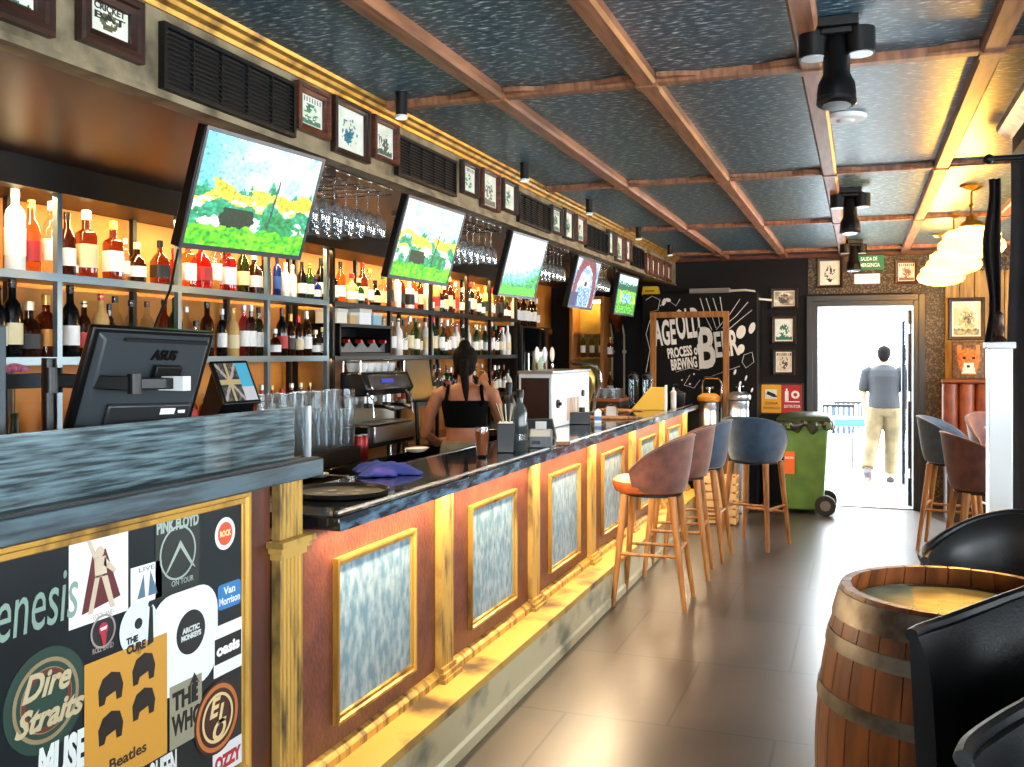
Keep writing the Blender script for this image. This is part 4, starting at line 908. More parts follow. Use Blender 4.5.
# --- caddy and carton
p = on(582, 424)
cd = thing('cutlery_caddy', 'low black caddy with bottle-shaped knob near the horn-shaped font', 'caddy', p, .25)
MB().box(-.09, .06, -.05, .05, 0, .085).build('caddy_box', BLKPL, cd, bevel=.004)
MB().cyl((.0, 0, .085), (.0, 0, .12), .022).build('knob', BLKPL, cd)
p = on(598, 423)
ct = thing('milk_carton', 'small white and blue carton beside the low black caddy', 'carton', p, .25)
MB().box(-.025, .025, -.03, .03, 0, .085).rings([[(-.025, y, .085), (.025, y, .085), (0.002, y, .105), (-.002, y, .105)] for y in (-.03, .03)]).build('carton_body', mat('carton_white', 'e8eef4', .4), ct)
MB().box(-.0255, .0255, -.0305, .0305, .02, .05).build('blue_band', mat('carton_blue', '4a78b8', .4), ct)
p = on(611, 418)
ah = thing('napkin_holder', 'arched chrome napkin holder on the bar near the wooden boards', 'napkin holder', p, .2)
MB().tube([(-.05, 0, 0), (-.05, 0, .07), (-.03, 0, .1), (.0, 0, .11), (.03, 0, .1), (.05, 0, .07), (.05, 0, 0)], .01, 8, flat=.5).tube([(-.05, .04, 0), (-.05, .04, .07), (-.03, .04, .1), (.0, .04, .11), (.03, .04, .1), (.05, .04, .07), (.05, .04, 0)], .01, 8, flat=.5).build('arch', CHROME, ah)
MB().box(-.04, .04, .008, .032, 0.002, .09).build('napkins', PAPER, ah)
for i, (u, v, rz, lb) in enumerate(((622, 419, .2, 'lower'), (630, 414, -.15, 'upper'))):
    p = on(u, v); p.x -= .12; z = CT + i * .02
    sbd = thing('serving_board', f'{lb} of two wooden serving boards stacked on the bar', 'board', (p.x, p.y, z) if i == 0 else (p.x, p.y, z), rz, 'serving boards on the bar')
    MB().box(-.16, .16, -.11, .11, 0, .018).build('board', WOODL, sbd, bevel=.006)
    MB().box(.16, .24, -.02, .02, 0, .018).build('handle', WOODL, sbd, bevel=.006)
# --- yellow menu box
p = on(664, 411)
yb = thing('menu_box', 'yellow folded menu box with white side near the far end of the bar', 'box', p + Vector((-.12, .12, 0)), .12)
MB().rings([[(-.2, -.0, 0), (.1, 0, 0), (.1, 0, .2), (-.03, 0, .2)], [(-.2, .2, 0), (.1, .2, 0), (.1, .2, .2), (-.03, .2, .2)]]).build('yellow_body', mat('menu_yellow', 'e0b23a', .5), yb, bevel=.003)
MB().box(.1, .112, 0, .2, 0, .22).build('white_side', PAPER, yb)
# --- copper tray of tumblers
p = on(625, 407)
ctr_ = thing('glass_crate', 'dark crate with orange rim holding rows of glasses on the bar', 'crate', Vector((-2.3, p.y, CT)), 0)
MB().box(-.2, .2, -.2, .2, 0, .06).build('crate_body', mat('crate_dark', '2a1710', .5), ctr_, bevel=.004)
m = MB()
for q in ((-.2, .2, -.2, -.185), (-.2, .2, .185, .2), (-.2, -.185, -.185, .185), (.185, .2, -.185, .185)): m.box(q[0], q[1], q[2], q[3], .06, .085)
m.build('rim', mat('crate_orange', 'a85a28', .4), ctr_)
for i in range(4):
    for j in range(3):
        g_ = bpy.data.objects.new('tumbler', TM); COL.objects.link(g_); g_.location = (ctr_.location.x - .13 + .085 * i, ctr_.location.y - .1 + .1 * j, CT + .0615)
        tag(g_, f'clear tumbler in the orange-rimmed crate, {OD[j]} row, {OD[i]} counted from the back wall side', 'glass', 'tumblers in the orange-rimmed crate')
# --- tall jars and black pots at the far end
for i, (u, v, lb) in enumerate(((646, 407, 'first'), (660, 407, 'second'))):
    p = on(u, v); p.x -= .12
    j = thing('glass_jar', f'{lb} tall glass jar with black lid at the far end of the bar', 'jar', p, 0, 'tall jars at the far end of the bar')
    MB().lathe([(.001, 0), (.04, 0), (.045, .01), (.05, .26), (.046, .26), (.04, .015), (.001, .014)], 20).build('jar', GLASS, j)
    MB().lathe([(.052, .26), (.052, .3), (.03, .31), (.02, .33), (.001, .33)], 20).build('lid', BLKPL, j)
p = Vector((-1.66, 9.25, CT))
bp_ = thing('black_pot', 'round black pot standing behind the yellow menu box', 'pot', p)
MB().lathe([(.06, 0), (.075, .02), (.08, .12), (.076, .12), (.07, .02)], 24).build('pot_body', BLKPL, bp_)
MB().lathe([(.082, .12), (.082, .126), (.02, .15), (.015, .165), (.001, .165)], 24).build('lid', BLKPL, bp_)
p = on(682, 408); p.x -= .08
sp = thing('soap_bottle', 'small white pump bottle beside the yellow menu box', 'bottle', p)
MB().lathe([(.025, 0), (.027, .005), (.027, .15), (.01, .17), (.009, .19), (.001, .19)], 18).build('bottle_body', PAPER, sp)
MB().tube([(0, 0, .18), (0, 0, .22), (.04, 0, .22)], .005, 8).build('pump', BLKPL, sp)
# --- coffee machine on the back counter
ey0, ey1 = yx(366, -2.85), yx(412, -2.85)
cm = thing('espresso_machine', 'wide chrome and black espresso machine on the back counter', 'coffee machine', (-3.0, (ey0 + ey1) / 2, .951))
zb = .951
for y in (ey0 + .04, ey1 - .04):
    for x in (-2.99, -2.88): MB().cyl((x, y, zb), (x, y, zb + .06), .018).build('foot', CHROME, cm, True)
MB().box(-3.035, -2.83, ey0, ey1, zb + .06, zb + .2).build('lower_body', BLKPL, cm, True, bevel=.01)
MB().box(-2.832, -2.815, ey0 + .05, ey1 - .02, zb + .09, zb + .19).build('steel_band', STEEL, cm, True, bevel=.005)
MB().box(-3.035, -2.97, ey0 + .02, ey1 - .02, zb + .2, zb + .38).build('rear_body', STEEL, cm, True, bevel=.01)
MB().rings([[(-3.035, y, zb + .38), (-2.87, y, zb + .38), (-2.83, y, zb + .42), (-2.88, y, zb + .53), (-3.035, y, zb + .53)] for y in (ey0, ey1)]).build('top_housing', mat('machine_black', '15171a', .25), cm, True, bevel=.012)
MB().rings([[(-2.862, y, zb + .40), (-2.828, y, zb + .424), (-2.868, y, zb + .51), (-2.885, y, zb + .5)] for y in (ey0 + .05, ey1 - .05)]).build('control_panel', CHROME, cm, True, bevel=.003)
MB().box(-2.86, -2.845, ey0 + .2, ey0 + .36, zb + .45, zb + .485).build('display', mat('blue_display', '2030a0', .3, emit=.6), cm, True)
m = MB(); m.tube([(-3.02, ey0 + .02, zb + .6), (-2.9, ey0 + .02, zb + .6), (-2.9, ey1 - .02, zb + .6), (-3.02, ey1 - .02, zb + .6)], .007, 8)
for x, y in ((-2.9, ey0 + .02), (-2.9, ey1 - .02), (-3.02, ey0 + .02), (-3.02, ey1 - .02)): m.cyl((x, y, zb + .53), (x, y, zb + .6), .006)
m.build('cup_rail', CHROME, cm, True)
for i in range(2):
    y = ey0 + .17 + .25 * i
    MB().cyl((-2.92, y, zb + .33), (-2.92, y, zb + .38), .036).build('group_head', CHROME, cm, True)
    MB().cyl((-2.92, y, zb + .30), (-2.92, y, zb + .33), .033).tube([(-2.9, y, zb + .315), (-2.8, y, zb + .31), (-2.75, y, zb + .295)], [.01, .013, .012], 8).build('portafilter', BLKPL, cm, True)
for y in (ey0 + .05, ey1 - .05): MB().tube([(-2.87, y, zb + .4), (-2.83, y, zb + .36), (-2.82, y, zb + .25)], .005, 6).build('steam_wand', CHROME, cm, True)
MB().box(-3.0, -2.84, ey0 + .03, ey1 - .03, zb + .2, zb + .206).build('drip_grid', STEEL, cm, True)
cupm = MB().lathe([(.02, 0), (.03, .012), (.036, .055), (.034, .055), (.028, .014), (.001, .008)], 16).build('x', WHITE); CUP = cupm.data; CUP.transform(Matrix.Translation((0, 0, cupm.location.z))); bpy.data.objects.remove(cupm)
for i in range(5):
    for r_ in range(2):
        g_ = bpy.data.objects.new('coffee_cup', CUP); COL.objects.link(g_); g_.location = (-2.92 - r_ * .075, ey0 + .08 + i * .095, zb + .5305)
        tag(g_, f'white coffee cup on the espresso machine, {["front", "rear"][r_]} row, {OD[i]} from the tumblers', 'cup', 'cups on the espresso machine')
for i in range(2):
    y = ey0 - .04 - i * .065
    cn = thing('drink_can', f'{OD[i]} red can beside the espresso machine, counted toward the tumblers', 'can', (-2.845, y, .951), 0, 'red cans beside the espresso machine')
    MB().lathe([(.025, 0), (.03, .008), (.03, .14), (.024, .15)], 18).build('can_body', mat('can_red', '8c1f20', .3, .5), cn)
    MB().lathe([(.025, .15), (.025, .155), (.001, .154)], 18).build('lid', STEEL, cn)
# dark menu screen on the back counter
p = Vector((-2.88, yx(418, -2.88), .951))
ms = thing('order_screen', 'dark upright order screen on a stand beside the espresso machine', 'screen', p, R(70))
MB().box(-.09, .09, -.06, .06, 0, .012).cyl((0, 0, .01), (0, .02, .35), .014).build('stand', BLKPL, ms)
A_ = Mx((0, .0, .46), 0, R(-12))
MB().at(A_).box(-.13, .13, -.01, .012, -.15, .15).build('casing', BLKPL, ms, bevel=.004)
MB().at(A_).box(-.115, .115, -.012, -.01, -.135, .135).build('screen', mat('slate_screen', '2c3432', .25), ms)
# metal jugs and tins on the inner work surface
for i, (u, v, r_, hh, lb) in enumerate(((382, 448, .04, .13, 'small steel milk jug on the inner work surface, first of the steel vessels'), (407, 440, .045, .15, 'tall steel tin on the inner work surface, middle of the steel vessels'), (425, 438, .045, .15, 'tall steel tin nearest the bartender on the inner work surface'))):
    y = P(u, v, X=-2.09).y
    j = thing('steel_jug', lb, 'jug', (-2.1, y, .9005), 0, 'steel vessels on the inner work surface')
    MB().lathe([(r_ * .9, 0), (r_, .01), (r_ * .95, hh), (r_ * .9, hh), (r_ * .93, .012), (.001, .01)], 22).build('vessel', STEEL, j)
    MB().tube([(0, r_ * .95, hh * .85), (0, r_ * 1.5, hh * .8), (0, r_ * 1.5, hh * .35), (0, r_ * .95, hh * .25)], .005, 6).build('handle', STEEL, j)
p = on(417, 452, CT); 
pd = thing('white_dish', 'oval white dish on the inner edge of the bar top', 'dish', p, 0)
MB().lathe([(.03, 0), (.05, .006), (.07, .02), (.067, .02), (.048, .008), (.001, .006)], 28, sx=.8, sy=1.2).build('dish', mat('porcelain', 'e8e4d8', .2), pd)
MB().lathe([(.068, .019), (.071, .021), (.069, .023), (.066, .021)], 28, cap=False, sx=.8, sy=1.2).build('rim', WOODL, pd)
# ================================================================ SEATING
def shell(r0, r1, zb, ztop, amax, th, nu=40, nv=8, sx=1, sy=1, round_=0):
    def fn(s, t):
        a = (-amax + 2 * amax * s); zt = ztop(abs(a) / amax); z = zb + (zt - zb) * t
        r = r0 + (r1 - r0) * (t ** .7); k = th * (1 - .55 * (abs(2 * t - 1) ** 6)) * (1 - .4 * (abs(2 * s - 1) ** 10))
        return ((sx * r * math.sin(a), sy * r * math.cos(a), z), (sx * (r - k) * math.sin(a), sy * (r - k) * math.cos(a), z))
    return fn
def bar_stool(label, loc, rz, vel, seatm, group='velvet bar stools'):
    o = thing('bar_stool', label, 'bar stool', loc, rz, group)
    zt = lambda q: .86 + .22 * (1 - q ** 2.6) if q < .999 else .86
    MB().sheet(shell(.2, .262, .72, zt, R(118), .045), 48, 10).build('backrest', vel, o)
    pts = []
    for i in range(49):
        a = -R(118) + 2 * R(118) * i / 48; z = zt(abs(a) / R(118)); pts.append((.262 * math.sin(a), .262 * math.cos(a), z - .002))
    MB().tube(pts, .006, 6).build('piping', vel, o)
    prof = [(.17, .70), (.2, .715), (.215, .75), (.215, .78), (.19, .802), (.1, .812), (.001, .815)]
    MB().lathe(prof, 32, (0, -.03, 0), sx=.98, sy=1.1).build('seat', seatm, o)
    MB().lathe([(.15, .685), (.18, .69), (.18, .705), (.15, .705)], 28).build('seat_base', BLACK, o)
    for sx, sy in ((-1, -1), (1, -1), (1, 1), (-1, 1)):
        MB().tube([(sx * .15, sy * .15 - .01, .70), (sx * .205, sy * .225, 0.0)], [.026, .015], 12).build('leg', WOODL, o)
    def at_(sx, sy, z): k = (.7 - z) / .7; return Vector((sx * (.15 + .055 * k), sy * (.15 + .075 * k) - .01 * (1 - k), z))
    for p, q, r_ in ((at_(-1, -1, .27), at_(1, -1, .27), .013), (at_(-1, 1, .36), at_(1, 1, .36), .011), (at_(-1, -1, .33), at_(-1, 1, .33), .011), (at_(1, -1, .33), at_(1, 1, .33), .011)):
        MB().cyl(p, q, r_, n=10).build('stretcher', WOODL, o)
    return o
VBR = mat('brown_velvet', '6e3a2c', .7, 0, '4c241a', 14, None, bump=.15, bscale=200)
VBO = mat('orange_lit_seat', 'b05a28', .55, 0, '8e4420', 9)  # seat of the brown stools, warm orange light put into its colour
VBL = mat('blue_velvet', '1f4666', .7, 0, '14304a', 14, None, bump=.15, bscale=200)
for m_ in (VBR, VBL): m_.node_tree.nodes['Principled BSDF'].inputs['Sheen Weight'].default_value = .5
bar_stool('brown velvet bar stool with orange-tan seat, first at the bar', (-1.25, 6.13, 0), R(-88), VBR, VBO)
bar_stool('brown velvet bar stool tucked between the first brown stool and the blue one', (-1.24, 6.98, 0), R(-86), VBR, VBO)
bar_stool('light blue velvet bar stool at the bar behind the two brown ones', (-1.2, 7.62, 0), R(-92), VBL, VBL)
bar_stool('dark blue velvet bar stool turned with its back to the room, at the bar end', (-.82, 8.2, 0), R(-206 + 8), VBL, VBL)
bar_stool('dark blue velvet bar stool by the doorway, facing the high table', (.70, 8.6, 0), R(78), VBL, VBL)
bar_stool('brown velvet bar stool at the high table in front of the blue one', (.76, 6.95, 0), R(98), VBR, VBO)
bar_stool('brown velvet bar stool beyond the high table against the tufted booth', (1.12, 9.15, 0), R(20), VBR, VBO)
def tub_chair(label, loc, rz, top=1.05):
    o = thing('tub_chair', label, 'chair', loc, rz, 'black leather tub chairs around the barrel')
    zt = lambda q: top - .15 + .15 * (math.cos(min(1, q * 1.15) * PI) * .5 + .5)
    MB().sheet(shell(.25, .285, .5, zt, R(128), .07), 52, 10).build('backrest', LEATHER, o)
    pts = []
    for i in range(53):
        a = -R(128) + 2 * R(128) * i / 52; z = zt(abs(a) / R(128)); pts.append((.28 * math.sin(a), .28 * math.cos(a), z + .002))
    MB().tube(pts, .014, 8).build('top_roll', LEATHER, o)
    m = MB()
    for i in range(45):
        a = -R(120) + 2 * R(120) * i / 44; z = zt(abs(a) / R(128)) - .045; rr = .288
        m.ball((rr * math.sin(a), rr * math.cos(a), z), .006, 4)
    m.build('studs', STEEL, o, props={'kind': 'stuff'})
    MB().lathe([(.2, .58), (.23, .6), (.235, .66), (.21, .69), (.1, .7), (.001, .7)], 32, (0, -.03, 0)).build('seat', LEATHER, o)
    MB().lathe([(.23, .46), (.25, .48), (.25, .585), (.2, .585)], 32).build('seat_base', BLACK, o)
    for sx, sy in ((-1, -1), (1, -1), (1, 1), (-1, 1)):
        MB().tube([(sx * .16, sy * .16, .47), (sx * .22, sy * .22, 0)], [.022, .014], 10).build('leg', WOODD, o)
    for a_, b_ in (((-1, -1), (1, -1)), ((1, 1), (-1, 1)), ((-1, -1), (-1, 1)), ((1, -1), (1, 1))):
        MB().cyl((a_[0] * .195, a_[1] * .195, .2), (b_[0] * .195, b_[1] * .195, .2), .01, n=8).build('stretcher', WOODD, o)
    return o
tub_chair('black leather tub chair on the far side of the barrel, by the white post', (.5, 3.98, 0), R(-25), .97)
tub_chair('black studded tub chair beyond the barrel, in front of the one by the post', (.68, 3.42, 0), R(-50), .92)
tub_chair('black leather tub chair partly hiding the near side of the barrel', (.37, 2.12, 0), R(-55), 1.15)
tub_chair('black leather tub chair cut off by the bottom edge, nearest of the four', (.42, 1.52, 0), R(-45), 1.15)
# ================================================================ BARREL TABLE
br = thing('barrel_table', 'upright oak barrel with grey hoops used as a table among black tub chairs', 'barrel', (.25, 2.9, 0))
def rb_(z): return .30 + .072 * (1 - ((z - .475) / .475) ** 2)
stv = mat('barrel_oak', '8a4c22', .38, 0, '4f2810', 5, (4, 4, .6), .35, .7, bump=.15)
n_ = 28; prof = [(rb_(z), z) for z in [.95 * i / 16 for i in range(17)]]
m = MB()
for k in range(n_):
    a0, a1 = 2 * PI * k / n_ + .006, 2 * PI * (k + 1) / n_ - .006; am = (a0 + a1) / 2
    m.rings([[(r * math.cos(a0), r * math.sin(a0), z), (r * 1.006 * math.cos(am), r * 1.006 * math.sin(am), z), (r * math.cos(a1), r * math.sin(a1), z), ((r - .024) * math.cos(a1), (r - .024) * math.sin(a1), z), ((r - .024) * math.cos(a0), (r - .024) * math.sin(a0), z)] for r, z in prof])
m.lathe([(r - .012, z) for r, z in prof[:-2]], 48)
m.build('staves', stv, br, ang=25)
HOOP = mat('hoop_steel', '8c8476', .4, .75, '4a4038', 8, None)
for z0, z1 in ((.87, .938), (.79, .83), (.64, .68), (.27, .31), (.12, .16), (0.0, .055)):
    MB().lathe([(rb_(z0) - .004, z0), (rb_(z0) + .005, z0), (rb_(z1) + .005, z1), (rb_(z1) - .004, z1), (rb_(z0) - .004, z0)], 56, cap=False).build('hoop', HOOP, br)
def lid_art(x, y):
    r_ = math.hypot(x - .5, y - .5); n2 = nz(x, y, 4, 9)
    if r_ > .5: return (.2, .12, .06)
    c = mixc((.78, .58, .25), (.92, .76, .42), .5 + n2)
    if r_ > .44: c = (.12, .1, .08)
    if x < .3 and y > .42: c = mixc((.35, .42, .34), (.6, .66, .55), .5 + n2)
    if .42 < x < .62 and .42 < y < .62: c = (.25, .17, .1)
    if r_ < .4 and (x - .7) ** 2 + (y - .55) ** 2 < .012: c = (.3, .2, .12)
    if y < .28 and n2 > .1: c = (.2, .16, .12)
    return c
MB().lathe([(.274, .88), (.274, .9), (.001, .9)], 48).build('barrel_head', stv, br)
lm = vmat('lid_print', rough=.4)
pr_ = MB(); V_ = []
me = bpy.data.meshes.new('head_print'); vs = []; fs = []; cs_ = []
nr, na = 22, 64
for i in range(nr + 1):
    for j in range(na): r_ = .268 * i / nr; vs.append((r_ * math.cos(2 * PI * j / na), r_ * math.sin(2 * PI * j / na), .9012))
for i in range(nr):
    for j in range(na):
        k = (j + 1) % na; fs.append((i * na + j, (i + 1) * na + j, (i + 1) * na + k, i * na + k)); r_ = .5 * (i + .5) / nr; a_ = 2 * PI * (j + .5) / na; cs_ += list(lin(lid_art(.5 + r_ * math.cos(a_), .5 + r_ * math.sin(a_))) + (1,)) * 4
pr_.b.free(); me.from_pydata(vs, [], fs); at = me.color_attributes.new('Col', 'FLOAT_COLOR', 'CORNER'); at.data.foreach_set('color', cs_); me.materials.append(lm)
ho = bpy.data.objects.new('head_print', me); COL.objects.link(ho); ho.parent = br; ho['label'] = 'yellow printed picture on the barrel head'
# ================================================================ CEILING FITTINGS
for i, (u, v) in enumerate(((410, 92), (528, 163), (596, 197), (641, 227), (671, 243))):
    y = (3.49, 5.0, 6.35, 7.9, 9.3)[i]; o = thing('ceiling_spotlight', OD[i] + ' black cylinder spotlight along the gilded cornice, counted from the raised counter', 'spotlight', (-1.74, y, CZ), 0, 'cylinder spotlights along the cornice'); o.matrix_basis = o.matrix_basis @ Matrix.Scale(.8, 4)
    MB().lathe([(.028, -.12), (.03, -.118), (.03, -.004), (.036, -.004), (.036, 0)], 20).build('spot_body', BLACK, o)
    MB().lathe([(.03, -.13), (.034, -.128), (.034, -.116), (.028, -.116)], 20, cap=False).build('ring', mat('white_ring', 'd8dcd8', .3), o)
    MB().lathe([(.001, -.121), (.026, -.122), (.026, -.119), (.001, -.119)], 20).build('lens', mat('spot_lens', 'fff0d8', .3, emit=6), o)
def mover(loc, s, lab, rz=0):
    o = thing('ceiling_stage_light', lab, 'stage light', loc, rz, 'black moving head stage lights on the ceiling'); S = lambda *a: tuple(x * s for x in a)
    MB().box(*S(-.1, .1, -.09, .09, -.05, 0)).box(*S(-.07, .07, -.07, .07, -.08, -.05)).build('base_box', BLACK, o, bevel=.006 * s)
    for sg in (-1, 1):
        MB().cyl(S(sg * .105, 0, -.05), S(sg * .105, 0, -.17), .07 * s, n=24).cyl(S(sg * .05, 0, -.13), S(sg * .1, 0, -.13), .03 * s).build('yoke_arm', BLACK, o, bevel=.004 * s)
        MB().cyl(S(sg * .105, 0, -.17), S(sg * .105, 0, -.175), .058 * s, n=24).build('arm_disc', mat('pale_disc', 'c8ccd0', .3, .3), o)
    A_ = Mx((0, 0, -.16 * s), 0, R(-6))
    MB().at(A_).lathe([(.001 * s, .09 * s), (.05 * s, .08 * s), (.06 * s, .04 * s), (.062 * s, -.1 * s), (.07 * s, -.12 * s), (.085 * s, -.15 * s), (.09 * s, -.2 * s), (.085 * s, -.25 * s), (.07 * s, -.255 * s)], 28).build('head', BLKPL, o)
    MB().at(A_).lathe([(.086 * s, -.25 * s), (.092 * s, -.245 * s), (.092 * s, -.225 * s), (.086 * s, -.22 * s)], 28, cap=False).build('lens_ring', mat('ring_grey', '3a3c40', .3, .8), o)
    MB().at(A_).lathe([(.001, -.257 * s), (.065 * s, -.256 * s), (.06 * s, -.252 * s)], 28).build('lens', mat('dark_lens', '1a1c22', .08), o)
    MB().tube([S(.05, .04, 0), S(.11, .07, -.03), S(.1, .09, -.1), S(.06, .06, -.12)], .008 * s, 8).tube([S(-.09, .05, 0), S(-.14, .08, -.03), S(-.1, .1, -.07)], .006 * s, 8).build('cable', BLKPL, o)
mover((-.07, 3.2, CZ), .66, 'large black moving head light with lens pointing down, first along the ceiling batten')
mover((-.06, 6.5, CZ), .7, 'second black moving head light, halfway along the ceiling')
mover((-.06, 9.5, CZ), .7, 'third black moving head light, in front of the green exit sign', .3)
o = thing('smoke_detector', 'flat round white smoke detector on the ceiling behind the large stage light', 'smoke detector', (-.06, 4.5, CZ))
MB().lathe([(.085, -.018), (.09, -.008), (.09, 0)], 32).build('cover', WHITE, o); MB().lathe([(.001, -.03), (.03, -.028), (.04, -.018)], 24).build('sensor', WHITE, o)
LAMP = tglass('opal_shade', 'ffc660', .1, .5, .2, 'ffbe48')
nt_ = LAMP.node_tree; em_ = nt_.nodes.new('ShaderNodeEmission'); em_.inputs[0].default_value = hexc('ffcf58') + (1,); em_.inputs[1].default_value = .35
ad_ = nt_.nodes.new('ShaderNodeAddShader'); ou_ = [q for q in nt_.nodes if q.type == 'OUTPUT_MATERIAL'][0]; src_ = ou_.inputs[0].links[0].from_socket
nt_.links.new(src_, ad_.inputs[0]); nt_.links.new(em_.outputs[0], ad_.inputs[1]); nt_.links.new(ad_.outputs[0], ou_.inputs[0])
for i, (x, y) in enumerate(((.655, 6.62), (.665, 7.95), (.67, 9.25))):
    o = thing('pendant_lamp', OD[i] + ' brass pendant with glowing opal schoolhouse shade, counted from the dark curtain', 'pendant lamp', (x, y, CZ), 0, 'brass pendant lamps over the window tables')
    MB().lathe([(.07, 0), (.07, -.012), (.045, -.03), (.02, -.036), (.008, -.04)], 28).build('ceiling_rose', BRASS, o)
    MB().cyl((0, 0, -.035), (0, 0, -.2), .006).lathe([(.012, -.12), (.016, -.13), (.012, -.14)], 14).build('rod', BRASS, o)
    MB().lathe([(.012, -.185), (.03, -.195), (.035, -.22), (.06, -.235), (.075, -.262), (.07, -.262)], 28).build('gallery', BRASS, o)
    def wv_(a): return 1 + .03 * math.cos(6 * a)
    pr = [(.07, -.255), (.075, -.27), (.13, -.285), (.165, -.31), (.16, -.335), (.185, -.36), (.192, -.39), (.17, -.425), (.11, -.45), (.04, -.458), (.001, -.459)]
    MB().rings([[(r * wv_(2 * PI * j / 48) * math.cos(2 * PI * j / 48), r * wv_(2 * PI * j / 48) * math.sin(2 * PI * j / 48), z) for j in range(48)] for r, z in pr]).build('shade', LAMP, o)
    l_ = bpy.data.lights.new('pendant_bulb', 'POINT'); l_.energy = 105; l_.color = (1, .9, .7); l_.shadow_soft_size = .06; lo_ = bpy.data.objects.new('pendant_bulb', l_); COL.objects.link(lo_); lo_.location = (x, y, CZ - .36)
# ================================================================ FAR WALL
def wallpic(u0, u1, v0, v1, lab, k, **kw):
    a, b = P(u0, v0, Y=YF - .014), P(u1, v1, Y=YF - .014); uc = P((u0 + u1) / 2, v0, Y=YF - .014); ul = P((u0 + u1) / 2, v1, Y=YF - .014)
    return picture('picture_frame', lab, ((a.x + b.x) / 2, YF - .014, (uc.z + ul.z) / 2), b.x - a.x, uc.z - ul.z, 0, k, group='framed prints on the far wall', res=40, **kw)
wallpic(817, 843, 258, 288, 'print of a dark rearing figure on cream, above the doorway beside the exit sign', 50, bg=(.95, .93, .85), ink=(.05, .05, .05), ac=(.1, .1, .1))
wallpic(895, 918, 260, 284, 'brown and cream framed print between the exit sign and the glowing lamps', 51, fm=WOODM, bg=(.95, .88, .75), ink=(.5, .3, .2), ac=(.6, .4, .3))
wallpic(771, 798, 288, 309, 'landscape-shaped grey print, top of the column of three beside the door', 52, bg=(.6, .55, .42), ink=(.25, .22, .18), ac=(.4, .38, .3))
wallpic(772, 796, 316, 344, 'print of a green plant, middle of the column of three beside the door', 53, bg=(.92, .96, .92), ink=(.1, .4, .25), ac=(.15, .5, .35))
wallpic(773, 795, 349, 375, 'print of a brown figure, bottom of the column of three beside the door', 54, bg=(.85, .8, .68), ink=(.3, .2, .15), ac=(.45, .35, .28))
# exit sign
a, b = P(854, 255, Y=YF - .02), P(884, 269.5, Y=YF - .02); cxs = ((a.x + b.x) / 2, YF - .015, (a.z + b.z) / 2); w, h = b.x - a.x, a.z - b.z
o = thing('exit_sign', 'green and white emergency exit sign above the doorway', 'sign', cxs)
MB().box(-w / 2, w / 2, -.02, 0, -h / 2, h / 2).build('sign_plate', mat('exit_green', '0e7a4a', .4, emit=.25), o, bevel=.002)
MB().at(Mx((0, -.0215, h * .2))).text('SALIDA DE', h * .34, .001, .001, 0, True, w * .55).at(Mx((0, -.0215, -h * .2))).text('EMERGENCIA', h * .34, .001, .001, 0, True, w * .72).build('lettering', mat('sign_white', 'f2f6f2', .5, emit=.3), o)
a, b = P(854, 274, Y=YF - .02), P(880, 283.5, Y=YF - .02)
o = thing('notice_sign', 'small blank white plate under the green exit sign', 'sign', ((a.x + b.x) / 2, YF - .0125, (a.z + b.z) / 2)); w, h = b.x - a.x, a.z - b.z
MB().box(-w / 2, w / 2, -.012, 0, -h / 2, h / 2).build('plate', PAPER, o, bevel=.002)
MB().box(-w / 2 + .01, w / 2 - .01, -.0135, -.012, -h / 2 + .008, h / 2 - .008).build('plate_face', mat('plate_white', 'f8f8f6', .4, emit=.5), o)  # white plate face with a low emission strength
# yellow and red safety signs
a, b = P(759, 383, Y=YF - .02), P(804, 415, Y=YF - .02); w, h = b.x - a.x, a.z - b.z
o = thing('safety_sign', 'framed yellow camera notice and red fire equipment notice above the green bin', 'sign', ((a.x + b.x) / 2, YF - .0005, (a.z + b.z) / 2))
MB().box(-w / 2, w / 2, -.018, 0, -h / 2, h / 2).build('frame', WOODD, o, bevel=.003)
MB().box(-w * .45, -.0, -.022, -.018, -h * .45, h * .45).build('yellow_notice', mat('sign_yellow', 'e8a820', .5), o)
MB().box(.005, w * .45, -.022, -.018, -h * .45, h * .45).build('red_notice', mat('sign_red', 'b01c20', .5), o)
MB().box(-w * .36, -w * .1, -.0235, -.022, .0, h * .3).build('white_field', PAPER, o)
MB().at(Mx((-w * .22, -.024, h * .14), ry=.4)).box(-.05, .04, -.002, 0, -.018, .018).box(.04, .06, -.002, 0, -.01, .01).build('camera_symbol', BLACK, o)
m = MB().box(w * .08, w * .16, -.0235, -.022, -.02, h * .25).box(w * .1, w * .14, -.0235, -.022, h * .25, h * .33).at(Mx((w * .31, -.0225, h * .14)))
ring(m, .02, .042, .001); m.at(Matrix()).box(w * .08, w * .4, -.0235, -.022, -h * .1, -h * .07)
m.at(Mx((w * .24, -.023, -h * .24))).text('EXTINTOR', h * .13, .001, .0005, 0, True, w * .36)
m.build('symbols', mat('symbol_white', 'f4eeea', .5), o)
MB().at(Mx((-w * .22, -.0228, -h * .15))).text('ZONA', h * .12, .001, .0005, 0, True, w * .3).at(Mx((-w * .22, -.0228, -h * .3))).text('VIDEOVIGILADA', h * .1, .001, .0003, 0, True, w * .38).build('lettering', BLACK, o)
